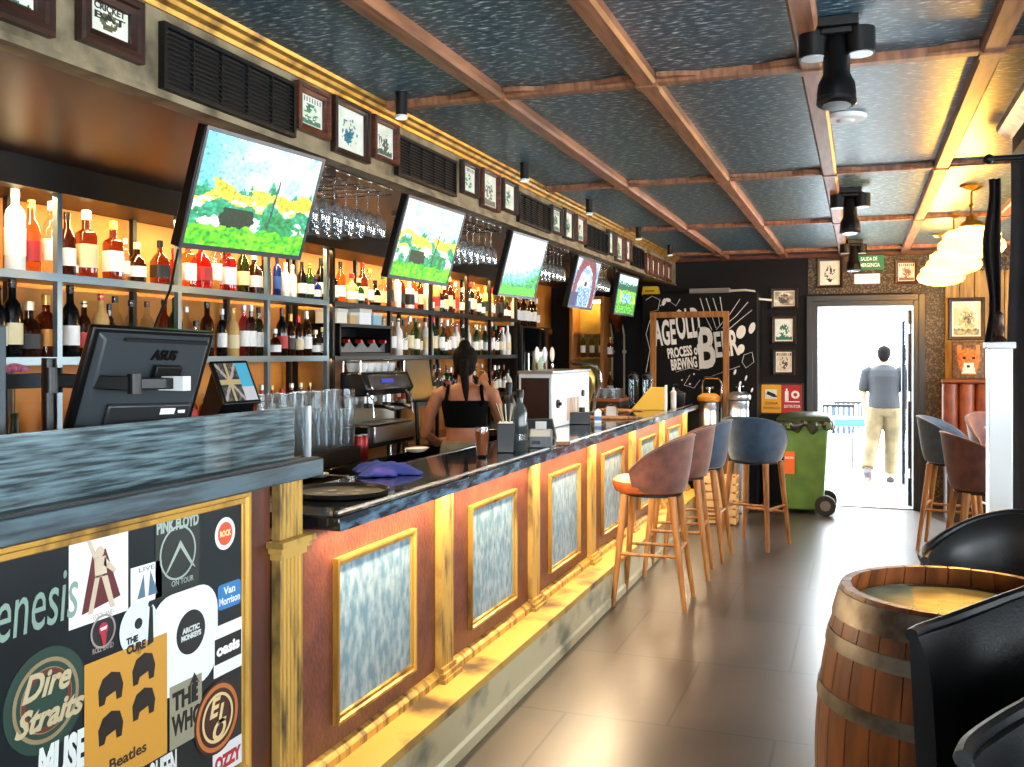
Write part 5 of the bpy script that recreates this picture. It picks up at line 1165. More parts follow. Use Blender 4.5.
# green wheeled bin
o = thing('wheeled_bin', 'green wheeled waste bin with black bag over its rim beside the doorway', 'bin', (-.52, 10.13, 0))
GR = mat('bin_green', '5a8238', .5, 0, '4a6c2c', 6)
tp = lambda z, e=0: [(-.17 - .05 * z + -e, -.19 - .05 * z - e, z), (.17 + .06 * z + e, -.19 - .05 * z - e, z), (.17 + .06 * z + e, .2 + .05 * z + e, z), (-.17 - .05 * z - e, .2 + .05 * z + e, z)]
MB().rings([tp(.04), tp(.9)]).build('bin_body', GR, o, bevel=.02)
MB().rings([tp(.85, .022), tp(.9, .024)]).build('rim', GR, o, bevel=.006)
MB().rings([[(-.27, -.27, .93), (.26, -.27, .93), (.26, .28, .93), (-.27, .28, .93)], [(-.25, -.25, .965), (.24, -.25, .965), (.24, .26, .965), (-.25, .26, .965)], [(-.15, -.18, 1.0), (.14, -.18, 1.0), (.14, .2, 1.0), (-.15, .2, 1.0)]]).build('lid', mat('bin_lid', '2c3c20', .45), o, bevel=.008)
def bag(s, t_):
    a_ = 2 * PI * s; sq_ = 1 / max(abs(math.cos(a_)), abs(math.sin(a_))) ** .8; dr = 1 + .02 * math.sin(19 * a_) + .015 * math.sin(31 * a_)
    z = .935 - t_ * (.1 + .025 * math.sin(9 * a_) + .02 * math.sin(14 * a_ + 1)); k = .263 * sq_ * dr + .012 * math.sin(t_ * PI)
    k2 = k - .004
    return (k * math.cos(a_), k * math.sin(a_) + .005, z), (k2 * math.cos(a_), k2 * math.sin(a_) + .005, z)
MB().sheet(bag, 96, 6).build('bin_bag', mat('bag_black', '14150f', .3, 0, '3a4020', 12, None, .45, .6), o)
for y in (-.225, .21):
    MB().cyl((.2, y - .025, .1), (.2, y + .025, .1), .1, n=32).build('wheel', mat('tyre_black', '141414', .7), o, bevel=.008)
    MB().cyl((.2, y - .03, .1), (.2, y - .024, .1), .05, n=24).cyl((.2, y - .036, .1), (.2, y - .03, .1), .02, n=16).build('hub', mat('hub_grey', '6a6660', .5), o)
MB().cyl((.2, -.2, .1), (.2, .2, .1), .012).build('axle', STEEL, o)
MB().box(-.19, -.09, -.232, -.226, .4, .62).build('sticker', mat('bin_orange', 'd8641e', .5), o)
MB().at(Mx((-.14, -.2335, .56))).text('BASURA', .03, .001, .0005, 0, True, .08).build('sticker_print', PAPER, o)
# beer mural on the cold-room box
my = 10.1; MX0, MX1 = P(643, 350, Y=my).x, P(757, 350, Y=my).x; MT = P(757, 292, Y=my).z
o = thing('mural_cabinet', 'tall black box wall painted with white beer lettering behind a wooden door frame', 'mural', ((MX0 + MX1) / 2, my + .24, 0))
MB().box(MX0, MX1, my, YF - .002, 0, MT).build('box_body', mat('mural_black', '060607', .6, spec=.2), o, True)
INK = mat('chalk_white', 'f0efe8', .6)
def mt(u, v, t_, px_h, px_w, rot=0, bold=.004, m=None, shear=0):
    p = P(u, v, Y=my - .003); h_ = px_h / F * my / D(u, v).y * 1.35; w_ = abs(P(u + px_w / 2, v, Y=my).x - P(u - px_w / 2, v, Y=my).x)
    M0 = Matrix.Translation(p) @ Matrix.Rotation(-rot, 4, 'Y'); m.at(M0).text(t_, h_, .003, bold, shear, True, w_)
for (u, v, t_, hh, ww, rot, bo, nm) in ((665, 334, 'AGE', 25, 22, .08, .012, 0), (688, 325, 'OLD', 30, 24, .12, .012, 0), (683, 352, 'PROCESS of', 10, 32, .14, .005, 0), (684, 364, 'BREWING', 11, 26, .14, .005, 0), (706, 350, 'B', 42, 17, .05, .016, 0), (726, 345, 'EER', 26, 24, .12, .01, 0)):
    m = MB(); mt(u, v, t_, hh, ww, rot, bo, m); m.build('lettering', INK, o, True)
def strokes(pts, r_, nm='chalk_drawing'):
    m = MB()
    for L_ in pts: m.tube([P(u, v, Y=my - .002) for u, v in L_], r_, 6, flat=.4)
    m.build(nm, INK, o, True)
strokes([[(646, 300), (652, 296), (660, 300), (658, 310), (650, 312)], [(650, 320), (646, 334), (650, 350), (646, 372)], [(660, 306), (668, 300), (676, 306), (680, 299)], [(690, 375), (684, 385), (694, 388), (700, 380)]], .007)
strokes([[(700, 298), (706, 318), (712, 330)], [(706, 298), (712, 316), (716, 328)], [(713, 298), (718, 314), (720, 326)], [(720, 297), (722, 310), (724, 322)], [(740, 299), (730, 314), (716, 330)], [(748, 302), (736, 316), (722, 328)], [(752, 310), (742, 318), (728, 330)]], .008)
strokes([[(712, 376), (740, 366)], [(676, 372), (690, 368), (700, 370)], [(744, 355), (752, 352), (754, 362), (746, 368), (742, 362), (744, 355)]], .007)
for u, v, a_, b_ in ((741, 332, .045, .07), (741, 349, .035, .05), (752, 328, .03, .06), (735, 372, .012, .03), (740, 384, .012, .03), (746, 378, .01, .03), (752, 390, .01, .025), (668, 300, .03, .02), (690, 384, .01, .01), (682, 380, .008, .008), (694, 374, .009, .009), (664, 302, .02, .04)):
    p = P(u, v, Y=my - .001); m = MB(); m.at(Matrix.Translation(p) @ Matrix.Rotation(.3, 4, 'Y')).prism([(a_ * math.cos(2 * PI * k / 20), b_ * math.sin(2 * PI * k / 20)) for k in range(20)], -.002, 0, 'y'); m.build('painted_hop', INK, o, True)
fw0, fw1, ft = P(653, 350, Y=my - .1).x, P(726, 350, Y=my - .1).x, P(690, 314.5, Y=my - .1).z
o = thing('wooden_door_frame', 'plain light wooden door frame standing in front of the painted black box', 'door frame', ((fw0 + fw1) / 2, my - .08, 0))
for x in (fw0, fw1): MB().box(x - .028, x + .028, my - .12, my - .06, 0, ft - .03).build('post', WOODL, o, True, bevel=.003)
MB().box(fw0 - .028, fw1 + .028, my - .12, my - .06, ft - .03, ft + .03).build('head_rail', WOODL, o, True, bevel=.003)
o = thing('cooling_unit', 'grey pipe unit with white drain hose on top of the painted black box', 'pipe', (P(705, 290, Y=10.3).x, 10.3, MT))
MB().box(P(690, 290, Y=10.3).x, P(730, 290, Y=10.3).x, 10.25, 10.4, MT, MT + .06).build('unit_box', mat('unit_grey', '8a8c8c', .5), o, True, bevel=.005)
MB().tube([P(728, 291, Y=10.3), P(745, 290, Y=10.3), P(754, 291, Y=10.3), P(759, 299, Y=10.3), P(771, 300, Y=10.5)], .012, 8).build('hose', PAPER, o, True)
p = P(650, 296, Y=10.2)
o = thing('yellow_crate', 'small yellow plastic crate on top of the painted black box', 'crate', (p.x, 10.25, MT))
MB().rings([[(-.09, -.07, 0), (.09, -.07, 0), (.09, .07, 0), (-.09, .07, 0)], [(-.075, -.06, .09), (.075, -.06, .09), (.075, .06, .09), (-.075, .06, .09)]]).build('crate_body', mat('crate_yellow', 'd8b81c', .5), o, bevel=.004)
MB().box(-.05, .05, -.073, -.066, .03, .05).build('handle', mat('crate_yellow_dark', '8a7510', .5), o)
# steel kegs by the wooden frame
for i, (u, r_, zt_, lab, capm) in enumerate(((709, .1, 1.1, 'tall steel beer tank with domed orange lid inside the wooden door frame', mat('orange_lid', 'c8862a', .5)), (739, .1, 1.12, 'narrow steel beer tank with valve top outside the wooden door frame', STEEL))):
    p = P(u, 400, Y=9.84); o = thing('beer_tank', lab, 'tank', (p.x, 9.84, 0), 0, 'steel beer tanks by the painted box')
    MB().lathe([(r_ * .9, 0), (r_, .01), (r_, .06), (r_ * .95, .08), (r_, .1), (r_, zt_ - .1), (r_ * .95, zt_ - .08), (r_, zt_ - .06), (r_, zt_), (r_ * .8, zt_ + .01)], 32).build('tank_body', STEEL, o)
    MB().lathe([(r_ * 1.12, zt_ + .01), (r_ * 1.2, zt_ + .03), (r_ * 1.15, zt_ + .06), (r_ * .7, zt_ + .09), (.001, zt_ + .095)], 32).build('lid', capm, o)
    MB().cyl((0, 0, zt_ + .09), (0, 0, zt_ + .15), .015).tube([(-.03, 0, zt_ + .14), (.05, 0, zt_ + .15)], .01, 8).build('valve', CHROME, o)
q0, q1 = P(702, 378, Y=9.98), P(721, 378, Y=9.98)
tag(MB().tube([(q0.x, 10.0, 0), (q0.x, 10.0, q0.z - .05), (q0.x + .03, 10.0, q0.z), (q1.x - .03, 10.0, q0.z), (q1.x, 10.0, q0.z - .05), (q1.x, 10.0, 0)], .014, 8).build('steel_rail', CHROME), 'bent chrome tube rail standing behind the orange-lidded tank', 'rail')
# lit wooden hutch at the end of the back bar
hy = 10.25; hx0, hx1 = P(571, 350, Y=hy).x, P(602, 350, Y=hy).x; hz = P(590, 300, Y=hy).z
o = thing('lit_cabinet', 'narrow wooden cabinet glowing yellow inside at the end of the back bar', 'cabinet', ((hx0 + hx1) / 2, hy + .15, 0))
MB().box(hx0, hx1, hy + .3, hy + .32, 0, hz).build('back_panel', mat('olive_gold', 'a8903a', .5, 0, '7a6424', 5), o, True)
for x in (hx0, hx1): MB().box(x - .02, x + .02, hy, hy + .32, 0, hz).build('side_panel', WOODL, o, True, bevel=.003)
MB().box(hx0 - .02, hx1 + .02, hy, hy + .32, hz, hz + .04).build('top_panel', WOODL, o, True, bevel=.003)
for z in (.6, 1.12, 1.55, 1.82): MB().box(hx0 + .02, hx1 - .02, hy + .04, hy + .3, z - .015, z).build('shelf_board', WOODL, o, True)
MB().box(hx0 + .05, hx1 - .05, hy + .1, hy + .14, hz - .03, hz - .01).build('light_strip', mat('cab_light', 'ffe08a', .5, emit=60), o, True)
for i in range(4):
    for z, nm in ((1.55, 'middle'), (1.12, 'lower')):
        bottle((hx0 + .09 + i * .105, hy + .17, z + .0005), rb.choice(['slim', 'round', 'square']), rb.choice(['clear', 'amber', 'yellow']), 'white', 'gold', f'{OD[i]} bottle on the {nm} board of the glowing wooden cabinet', .9, -PI / 2, 'bottles in the glowing cabinet')
# tall pale green bottle and hose beyond the chilled case
p = P(560, 380, X=-2.75); 
o = thing('glass_cylinder', 'tall pale green glass cylinder standing between the taps and the glowing cabinet', 'container', (-2.9, p.y * .98, .951))
MB().lathe([(.07, 0), (.075, .01), (.075, .62), (.07, .62), (.068, .02), (.001, .02)], 24).build('cylinder_body', mat('pale_green', 'b8e0c0', .2, trans=.3), o)
MB().lathe([(.08, .62), (.08, .66), (.03, .68), (.001, .69)], 24).build('lid', STEEL, o)
for i, u in enumerate((612, 624)):
    p = P(u, 330, Y=YF - .05)
    o = thing('wall_pipe', f'{["first", "second"][i]} thin pale pipe running down the dark wall beside the painted box', 'pipe', (p.x, YF - .04, .6), 0, 'thin pipes on the dark wall')
    MB().tube([(0, 0, 0), (0, 0, 1.2), (-.02, 0, 1.32), (-.04, 0, 1.36)], .011, 8).build('pipe', mat('pipe_cream', 'c8b890', .4), o)
    MB().box(-.02, .02, .0, .035, .5, .53).box(-.02, .02, .0, .035, 1.0, 1.03).build('clip', STEEL, o)
p = P(618, 330, Y=YF - .1)
o = thing('copper_funnel', 'reddish copper funnel hung on the dark wall above the pipes', 'funnel', (p.x, YF - .12, p.z - .02))
MB().lathe([(.02, 0), (.03, .05), (.09, .14), (.1, .2), (.095, .2), (.085, .145), (.02, .06)], 24).build('funnel_cup', mat('copper', 'a85a38', .3, .9), o)
MB().tube([(0, .02, .1), (0, .115, .14)], .008, 6).build('hook', STEEL, o)
# crate of tiles behind the dark blue stool
p = P(738, 500, Z=0)
o = thing('wooden_crate', 'pale slatted wooden crate on the floor behind the dark blue bar stool', 'crate', (p.x, 9.2, 0))
for i in range(6): MB().box(-.17, .17, -.13, -.115, .01 + i * .075, .065 + i * .075).box(-.17, .17, .115, .13, .01 + i * .075, .065 + i * .075).box(-.17, -.155, -.115, .115, .01 + i * .075, .065 + i * .075).box(.155, .17, -.115, .115, .01 + i * .075, .065 + i * .075).build('slat_row', mat('pale_crate', 'c8a878', .6), o, bevel=.002)
for x, y in ((-.15, -.105), (.15, -.105), (.15, .105), (-.15, .105)): MB().box(x - .012, x + .012, y - .012, y + .012, 0, .46).build('corner_post', WOODL, o)
MB().box(-.155, .155, -.115, .115, .01, .02).build('bottom', WOODL, o)
# ================================================================ WINDOW SIDE
# booth
bx0 = P(942, 400, Y=10.3).x
o = thing('booth_bench', 'tan leather booth with vertical channel tufting against the plank wall', 'bench', (bx0 + .9, 10.35, 0))
TAN = mat('tan_leather', '8f4a2a', .4, 0, '6b3219', 8, bump=.1)
for i in range(12):
    x = bx0 + i * .15
    MB().rings([[(x + .075 + .074 * math.cos(a_) * (abs(math.cos(a_)) ** -.3 if abs(math.cos(a_)) > .01 else 1), 10.38 - .07 * max(0, math.sin(a_)) + .06 * max(0, -math.sin(a_)), z) for a_ in [2 * PI * k / 20 for k in range(20)]] for z in (.74, 1.30)]).build('tufted_channel', TAN, o, True, bevel=.01)
MB().box(bx0, bx0 + 1.8, 10.3, 10.52, 1.30, 1.345).build('top_roll', TAN, o, True, bevel=.015)
MB().box(bx0, bx0 + 1.8, 9.92, 10.5, .62, .74).build('seat', TAN, o, True, bevel=.03)
MB().box(bx0 + .02, bx0 + 1.78, 9.98, 10.5, 0, .62).build('plinth', WOODD, o, True)
# fox print cushion
p0, p1 = P(952, 382, Y=10.4), P(985, 344, Y=10.4); w, h = p1.x - p0.x, p1.z - p0.z
o = thing('animal_cushion', 'square cushion with an orange animal face print on top of the tan booth', 'cushion', ((p0.x + p1.x) / 2, 10.42, 1.3455 + h / 2 - .005))
def cush(s, t_):
    x, z = (s - .5) * w, (t_ - .5) * h; k = (1 - abs(2 * s - 1) ** 3) * (1 - abs(2 * t_ - 1) ** 3); d_ = .055 * k + .004
    return (x, -d_, z), (x, d_, z)
MB().sheet(cush, 16, 16).build('cushion_body', mat('cushion_brown', '5a4030', .8), o)
def fox(x, y):
    X_ = abs(x - .5); n2 = nz(x, y, 6, 14)
    c = mixc((.35, .25, .18), (.55, .42, .3), .5 + n2)
    if y < .85 - .3 * X_ and X_ < .36 - .35 * max(0, .5 - y) and y > .1: c = mixc((.85, .5, .22), (.7, .36, .15), .5 + n2 * 2)
    if X_ > .22 and X_ < .36 and y > .7 and y < .95: c = (.8, .5, .28)
    if X_ < .12 + .25 * max(0, .55 - y) and y < .45 and y > .12: c = (.92, .88, .8)
    if abs(X_ - .15) < .04 and abs(y - .58) < .035: c = (.08, .06, .05)
    if X_ < .05 and abs(y - .34) < .04: c = (.05, .05, .05)
    return c
pm = paint('face_print', o, w * .94, h * .94, 30, 30, fox, vmat('fabric_print', rough=.8))
for v_ in pm.data.vertices:
    s_, t_ = v_.co.x / w + .5, v_.co.z / h + .5; k = (1 - abs(2 * s_ - 1) ** 3) * (1 - abs(2 * t_ - 1) ** 3); v_.co.y = -.055 * k - .006
a, b = P(948, 298, Y=10.56), P(985, 340, Y=10.56)
picture('picture_frame', 'large framed picture of a seated figure in a wide hat on the plank wall', ((a.x + b.x) / 2, 10.568, (a.z + b.z) / 2), b.x - a.x, a.z - b.z, 0, 61, group='framed prints on the far wall', res=36, bg=(.75, .78, .6), ink=(.25, .35, .3), ac=(.85, .7, .45), fw=.035)
# high table
o = thing('high_table', 'round dark high table between the window-side bar stools', 'table', (1.22, 7.75, 0))
MB().lathe([(.36, 1.03), (.37, 1.035), (.37, 1.06), (.36, 1.065)], 40).build('tabletop', WOODD, o, bevel=.003)
MB().cyl((0, 0, .03), (0, 0, 1.03), .035).build('column', BLACK, o); MB().lathe([(.24, 0), (.24, .012), (.05, .035)], 32).build('base', BLACK, o)
o = thing('napkin_box', 'white napkin dispenser on the round high table', 'dispenser', (1.02, 7.7, 1.0655), .2)
MB().box(-.05, .05, -.07, .07, 0, .12).build('dispenser_body', WHITE, o, bevel=.006); MB().box(-.052, -.048, -.04, .04, .03, .09).build('napkins', PAPER, o)
g_ = tag(MB().at(Mx((.98, 7.95, 1.0655))).lathe([(.001, 0), (.027, 0), (.031, .004), (.037, .112), (.0355, .112), (.0295, .01), (.001, .009)], 18).build('tumbler', GLASS), 'clear tumbler beside the napkin dispenser on the high table', 'glass')
# white post, curtain and cornice box
p0, p1 = P(989, 400, Y=5.0), P(1013, 400, Y=5.0); pz = P(1000, 342, Y=5.0).z
o = thing('white_post', 'glossy white square post with moulded cap beside the dark curtain', 'post', ((p0.x + p1.x) / 2, 5.06, 0)); w = p1.x - p0.x
MB().box(-w / 2, w / 2, -.06, .06, 0, pz - .03).build('shaft', mat('gloss_white', 'e8ecec', .15), o, bevel=.004)
MB().box(-w / 2 - .012, w / 2 + .012, -.072, .072, pz - .03, pz).build('cap', WHITE, o, bevel=.004)
MB().lathe([(.03, pz), (.035, pz + .01), (.015, pz + .03), (.025, pz + .06), (.012, pz + .1), (.02, pz + .13), (.001, pz + .15)], 20).build('finial', WOODD, o)
CUR = mat('dark_curtain', '0a0708', .8, 0, '1c1214', 6)
def curtain(x0, x1, y, z0, z1, lab, wave, edge):
    def fn(s, t_):
        x = x0 + (x1 - x0) * s; ph = s * wave * 2 * PI
        dx = edge * math.sin(t_ * 9 + 1) * (1 - s) * .5; yy = y + .022 * math.sin(ph) * (.6 + .4 * t_)
        z = z1 + (z0 - z1) * t_
        return (x + dx, yy, z), (x + dx, yy + .006, z)
    return tag(MB().sheet(fn, int(10 * wave), 24).build('curtain', CUR), lab, 'curtain', 'dark curtains by the white post')
curtain(P(986, 300, Y=5.2).x, P(1001, 300, Y=5.2).x, 5.2, pz + .0, P(992, 172, Y=5).z, 'narrow dark gathered curtain hanging above the white post', 2, .03)
curtain(P(1009, 300, Y=5.3).x, 1.9, 5.3, .01, 2.55, 'wide dark floor-length curtain behind the white post', 9, .02)
o = thing('curtain_rod', 'dark curtain rod with ball finial carrying the dark curtains', 'curtain rod', (1.2, 5.25, 2.5))
xr = P(995, 170, Y=5.1).x
MB().cyl((xr, 5.25, 2.555), (2.0, 5.25, 2.555), .013).build('rod', BLACK, o, True); MB().ball((xr - .01, 5.25, 2.555), .025, 8).build('finial', BLACK, o, True)
MB().cyl((.8, 5.25, 2.55), (.8, 5.25, CZ), .006).cyl((1.7, 5.25, 2.55), (1.7, 5.25, CZ), .006).build('bracket', BLACK, o, True)
struct(MB().box(.66, 1.9, 1.8, 4.95, 2.52, CZ), 'trim_41', mat('grey_brown_plaster', '5a544c', .6, 0, '3a352e', 12), smooth=False)
struct(MB().rings([[(.66, y, 2.59), (.645, y, 2.6), (.625, y, 2.615), (.6, y, 2.625), (.595, y, CZ), (.66, y, CZ)] for y in (1.8, 4.98)]), 'trim_42', GOLD)
# ================================================================ OUTSIDE
p = P(845, 470, Z=-.02)
o = thing('terrace_table', 'white terrace table with turquoise cloth outside the doorway', 'table', (P(842, 440, Y=13.6).x, 13.6, -.02))
MB().box(-.3, .3, -.3, .3, .72, .75).build('tabletop', WHITE, o, bevel=.004)
MB().box(-.305, .305, -.305, .305, .66, .755).build('table_cover', mat('turquoise', '3aa8c0', .6), o, bevel=.003)
for sx, sy in ((-1, -1), (1, -1), (1, 1), (-1, 1)): MB().cyl((sx * .25, sy * .25, 0), (sx * .25, sy * .25, .72), .018).build('leg', STEEL, o)
def ext_chair(x, y, rz, lab):
    o = thing('terrace_chair', lab, 'chair', (x, y, -.02), rz, 'slatted terrace chairs')
    MB().box(-.22, .22, -.22, .22, .43, .46).build('seat', mat('chair_blue_grey', '5a6a8a', .5), o, bevel=.004)
    for sx, sy in ((-1, -1), (1, -1), (1, 1), (-1, 1)): MB().cyl((sx * .2, sy * .2, 0), (sx * .2, sy * .2, .43 if sy < 0 else .85), .014).build('leg', BLACK, o)
    for i in range(5): MB().box(-.17 + i * .075, -.13 + i * .075, .19, .21, .46, .84).build('back_slat', mat('slat_navy', '2a3450', .5), o)
    MB().box(-.22, .22, .185, .215, .84, .88).build('top_rail', BLACK, o)
ext_chair(P(838, 440, Y=14.4).x, 14.4, 0, 'terrace chair with dark slats behind the turquoise table')
ext_chair(P(852, 440, Y=14.6).x, 15.4, .3, 'second slatted terrace chair beside the first, behind the turquoise table')
# ================================================================ PEOPLE
def ell(m, secs, n=24):
    return m.rings([[(cx + rx * math.cos(2 * PI * j / n), cy + ry * math.sin(2 * PI * j / n), z) for j in range(n)] for z, cx, cy, rx, ry in secs])
def fuse(m, name, mt, par, vox, sm=4):
    o = m.build(name, mt, par, smooth=True, ang=180)
    r = o.modifiers.new('r', 'REMESH'); r.mode = 'VOXEL'; r.voxel_size = vox; r.use_smooth_shade = True
    s = o.modifiers.new('s', 'SMOOTH'); s.iterations = sm; s.factor = .5
    return o
def hand(m, w, d, up, sg, k=1):
    """palm at wrist w, pointing d; five fingers of unequal length, slightly curled"""
    w, d, up = Vector(w), Vector(d).normalized(), Vector(up).normalized(); s = d.cross(up).normalized() * sg
    pc = w + d * .045
    m.tube([w - d * .01, w + d * .03, w + d * .085], [.024, .036, .037], 10, flat=.55)
    for i, (o_, L_) in enumerate(((-.027, .068), (-.009, .077), (.009, .073), (.026, .056))):
        b = w + d * .08 + s * o_
        m.tube([b, b + d * L_ * .45 - up * .004, b + d * L_ * .75 - up * .018, b + d * L_ * .9 - up * .034], [.0095, .009, .0085, .0075], 7)
    b = w + d * .025 - s * .028
    m.tube([b, b - s * .028 + d * .03, b - s * .034 + d * .058 - up * .01], [.012, .0105, .009], 7)
def head(m, c, ts=0):
    cx, cy, cz = c
    m.ball((cx, cy - .01, cz + .025), .092, 10, .84, 1.05, 1.08)            # skull
    m.ball((cx, cy + .035, cz - .05), .06, 8, .92, .95, 1.1)                 # jaw
    m.tube([(cx, cy + .09, cz + .02), (cx, cy + .112, cz - .018), (cx, cy + .09, cz - .026)], [.008, .013, .01], 7)
    m.ball((cx, cy + .088, cz - .055), .018, 6, 1.3, .6, .6)
    for sg in (-1, 1):
        m.ball((cx + sg * .08, cy - .01, cz - .005), .022, 6, .4, .8, 1.35)
        m.ball((cx + sg * .032, cy + .078, cz + .012), .013, 6, 1, .6, .8)
SKIN = mat('skin_warm', 'a86a48', .5, 0, '9a5c3c', 6)
# ---- bartender, seen from behind
bt = thing('person', 'person in black crop top and pale jeans working behind the bar, back turned', 'person', (-2.43, 5.8, 0), R(20)); bt.matrix_basis = bt.matrix_basis @ Matrix.Scale(.97, 4)
m = MB()
ell(m, [(.86, 0, 0, .14, .1), (.95, 0, 0, .165, .115), (1.02, 0, 0, .155, .105), (1.1, 0, 0.005, .125, .09), (1.18, 0, .01, .13, .095), (1.28, 0, .005, .15, .105), (1.36, 0, 0, .165, .095), (1.41, 0, -.005, .13, .075), (1.44, 0, 0, .07, .055)])
m.tube([(0, .0, 1.4), (0, .01, 1.48), (0, .02, 1.53)], [.055, .05, .05], 12)
head(m, (0, .03, 1.575))
m.tube([(-.13, 0, 1.385), (-.18, -.0, 1.37), (-.235, .0, 1.24), (-.27, .03, 1.1), (-.2, .17, 1.03), (-.12, .27, 1.04)], [.05, .052, .042, .036, .031, .022], 12)
hand(m, (-.12, .27, 1.04), (.7, .7, .1), (0, 0, 1), 1)
m.tube([(.13, 0, 1.385), (.18, .0, 1.375), (.225, .06, 1.25), (.245, .12, 1.14), (.2, .2, 1.25), (.15, .24, 1.37)], [.05, .052, .042, .037, .031, .022], 12)
hand(m, (.15, .24, 1.37), (-.3, .2, .9), (-.2, -.9, .2), -1)
for sg in (-1, 1): m.tube([(sg * .085, 0, .9), (sg * .09, .01, .7), (sg * .09, .015, .5), (sg * .09, 0, .28), (sg * .09, -.01, .09)], [.09, .08, .055, .048, .034], 14)
for sg in (-1, 1): m.tube([(sg * .09, -.04, .045), (sg * .09, .04, .04), (sg * .1, .15, .025)], [.036, .036, .025], 10, flat=.8)
fuse(m, 'body', SKIN, bt, .008)
m = MB(); ell(m, [(1.15, 0, .01, .138, .102), (1.2, 0, .01, .143, .107), (1.28, 0, .005, .158, .113), (1.325, 0, .002, .164, .108), (1.335, 0, .002, .158, .1)])
for sg in (-1, 1): m.tube([(sg * .13, -.09, 1.3), (sg * .118, -.09, 1.36), (sg * .11, -.04, 1.43), (sg * .11, .03, 1.425), (sg * .12, .085, 1.34)], .014, 8)
fuse(m, 'crop_top', mat('top_black', '030304', .9, spec=.1), bt, .008, 2)
m = MB(); ell(m, [(.84, 0, 0, .15, .115), (.95, 0, 0, .176, .126), (1.02, 0, 0, .167, .117), (1.06, 0, 0, .15, .107)])
for sg in (-1, 1): m.tube([(sg * .085, 0, .92), (sg * .09, .01, .7), (sg * .09, .015, .5), (sg * .09, 0, .28), (sg * .09, -.01, .1)], [.1, .09, .068, .06, .055], 14)
fuse(m, 'jeans', mat('pale_denim', '8a8478', .8, 0, '6e6a62', 12), bt, .01, 2)
m = MB(); m.ball((0, .005, 1.615), .1, 10, .86, 1.02, .95); m.ball((0, -.03, 1.57), .085, 8, .9, .8, 1.0); m.ball((0, -.035, 1.7), .042, 8)
m.tube([(0, -.1, 1.6), (0, -.13, 1.52), (.01, -.135, 1.42), (.015, -.12, 1.32)], [.028, .032, .026, .01], 10)
fuse(m, 'hair', mat('dark_hair', '080504', .8, 0, '140b07', 30, (1, 1, .2), spec=.15), bt, .008, 2)
for sg in (-1, 1): MB().tube([(sg * .09, -.05, .03), (sg * .09, .05, .035), (sg * .1, .17, .028)], [.045, .045, .034], 12, flat=.7).build('shoe', BLKPL, bt)
# ---- person walking out of the door
pp = P(884, 482, Z=-.02)
mn = thing('person', 'person in dark grey t-shirt and khaki trousers walking away outside the doorway', 'person', (pp.x, pp.y, -.02), R(-4))
k = 1.0
m = MB()
ell(m, [(.88, 0, 0, .16, .115), (.98, 0, 0, .17, .12), (1.06, 0, 0, .155, .11), (1.2, 0, .005, .17, .115), (1.32, 0, .005, .195, .12), (1.4, 0, 0, .19, .1), (1.44, 0, 0, .12, .075), (1.47, 0, 0, .065, .055)])
m.tube([(0, 0, 1.42), (0, .015, 1.5), (0, .025, 1.54)], [.06, .056, .056], 12)
head(m, (0, .035, 1.585))
for sg in (-1, 1):
    y1 = .1 if sg < 0 else -.04
    m.tube([(sg * .16, 0, 1.4), (sg * .205, 0, 1.38), (sg * .235, -.01, 1.22), (sg * .25, .0, 1.08), (sg * .24, .06 + y1, .95), (sg * .22, .1 + y1, .86)], [.055, .056, .046, .04, .034, .025], 12)
    hand(m, (sg * .22, .1 + y1, .86), (-.05 * sg, .25, -1), (-sg, .2, 0), sg)
legs = {1: [(.09, 0, .92), (.1, .02, .7), (.09, .04, .5), (.08, .0, .28), (.075, -.02, .09)], -1: [(-.09, 0, .92), (-.12, -.02, .7), (-.135, -.06, .5), (-.17, -.17, .3), (-.18, -.24, .17)]}
for sg in (-1, 1): m.tube(legs[sg], [.1, .088, .06, .05, .036], 14)
m.tube([(.075, -.05, .045), (.08, .04, .04), (.085, .16, .025)], [.04, .04, .028], 10, flat=.8)
m.tube([(-.18, -.29, .16), (-.18, -.23, .09), (-.18, -.16, .03)], [.04, .04, .028], 10, flat=.8)
fuse(m, 'body', mat('skin_tan', 'b07a5a', .5), mn, .009)
m = MB(); ell(m, [(.93, 0, 0, .192, .142), (1.0, 0, 0, .19, .14), (1.1, 0, 0, .178, .13), (1.22, 0, .005, .186, .13), (1.33, 0, .005, .21, .134), (1.405, 0, 0, .2, .112), (1.45, 0, 0, .125, .085), (1.475, 0, 0, .075, .066)])
for sg in (-1, 1): m.tube([(sg * .15, 0, 1.4), (sg * .208, 0, 1.38), (sg * .24, -.01, 1.22), (sg * .25, 0, 1.14)], [.068, .072, .066, .064], 12)
fuse(m, 'tshirt', mat('tee_slate', '0c1018', .8, 0, '080b10', 8), mn, .01, 3)
m = MB(); ell(m, [(.84, 0, 0, .17, .13), (.93, 0, 0, .183, .135), (1.0, 0, 0, .178, .13)])
for sg in (-1, 1):
    L_ = legs[sg][:-1] + [tuple(Vector(legs[sg][-1]) + Vector((0, 0, .02)))]; m.tube(L_, [.118, .108, .088, .08, .076], 14)
fuse(m, 'trousers', mat('khaki', '5e5032', .8, 0, '4a3e26', 9), mn, .01, 3)
m = MB(); m.ball((0, .01, 1.628), .098, 10, .86, 1.04, .92); m.ball((0, -.03, 1.585), .08, 8, .92, .75, 1.0)
fuse(m, 'hair', mat('short_hair', '060504', .9, 0, '0c0a08', 40, spec=.1), mn, .009, 2)
SH = mat('shoe_brown', '2a2024', .5)
MB().tube([(.075, -.06, .035), (.08, .05, .04), (.085, .18, .028)], [.05, .05, .038], 12, flat=.75).build('shoe', SH, mn)
MB().tube([(-.18, -.31, .175), (-.18, -.23, .1), (-.18, -.15, .035)], [.05, .05, .038], 12, flat=.75).build('shoe', SH, mn)
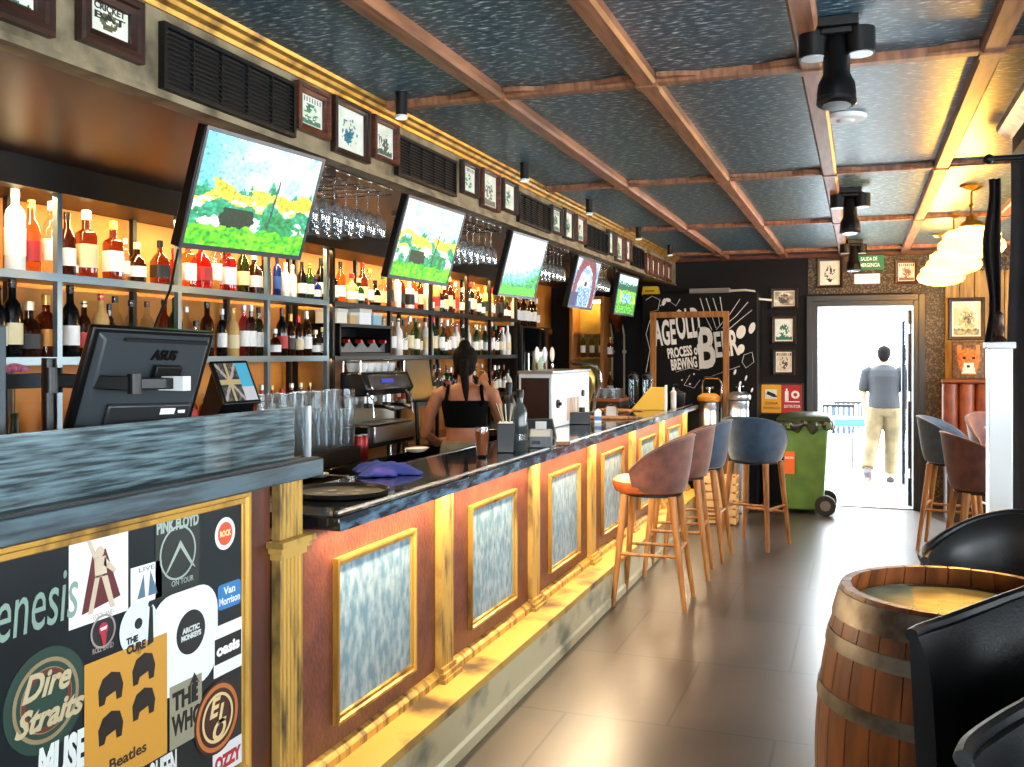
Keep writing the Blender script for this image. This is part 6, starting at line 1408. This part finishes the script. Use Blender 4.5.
# ================================================================ LIGHT
w_ = bpy.data.worlds.new('world'); sc.world = w_; w_.use_nodes = True
w_.node_tree.nodes['Background'].inputs[0].default_value = (.86, .94, 1, 1); w_.node_tree.nodes['Background'].inputs[1].default_value = 23.0
def area(name, loc, sx, sy, rot, power, col=(1, 1, 1), spread=None):
    l = bpy.data.lights.new(name, 'AREA'); l.shape = 'RECTANGLE'; l.size = sx; l.size_y = sy; l.energy = power; l.color = col
    if spread: l.spread = spread
    o = bpy.data.objects.new(name, l); COL.objects.link(o); o.location = loc; o.rotation_euler = rot; return o
WARM = (1, .62, .28)
# led strip tucked under the counter nosing
def strip(name, y0, y1, x, z, power, col, tilt=0):
    o = area(name, (x, (y0 + y1) / 2, z), .02, y1 - y0, (0, tilt, 0), power, col); return o
strip('counter_led_strip', 2.7, 9.6, -1.585, 1.036, 115, (1, .74, .45), R(-18))
for z in (1.565, 1.9, 2.23):
    strip('shelf_led_strip', 2.0, 8.4, -3.06, z, 85, (1, .72, .34), R(18))
for y in (3.49, 5.0, 6.35, 7.9, 9.3):
    l = bpy.data.lights.new('spot_lamp', 'SPOT'); l.energy = 110; l.spot_size = R(75); l.spot_blend = .7; l.color = (1, .86, .66); l.shadow_soft_size = .03
    o = bpy.data.objects.new('spot_lamp', l); COL.objects.link(o); o.location = (-1.74, y, CZ - .14)
# daylight sampling through the real openings
for (a, b, xx) in [(y0, y1, 0) for y0, y1 in ys]:
    o = area('window_portal', (XR + .1, (a + b) / 2, 1.6), 1.2, b - a, (0, R(90), 0), 1, (1, 1, 1)); o.data.cycles.is_portal = True
o = area('door_portal', ((DX0 + DX1) / 2, YF + .1, DZ / 2), DX1 - DX0, DZ, (R(-90), 0, 0), 1); o.data.cycles.is_portal = True
sn = bpy.data.lights.new('sun', 'SUN'); sn.energy = 9; sn.angle = R(1); so = bpy.data.objects.new('sun', sn); COL.objects.link(so); so.rotation_euler = (R(50), 0, R(200))
c = sc.cycles
c.max_bounces = 8; c.diffuse_bounces = 3; c.glossy_bounces = 4; c.transmission_bounces = 8; c.transparent_max_bounces = 28
c.caustics_reflective = False; c.caustics_refractive = False; c.sample_clamp_indirect = 6; c.use_denoising = True
sc.view_settings.view_transform = 'Standard'; sc.view_settings.look = 'None'; sc.view_settings.gamma = 1; sc.view_settings.exposure = 0.0
sc.view_settings.use_curve_mapping = False
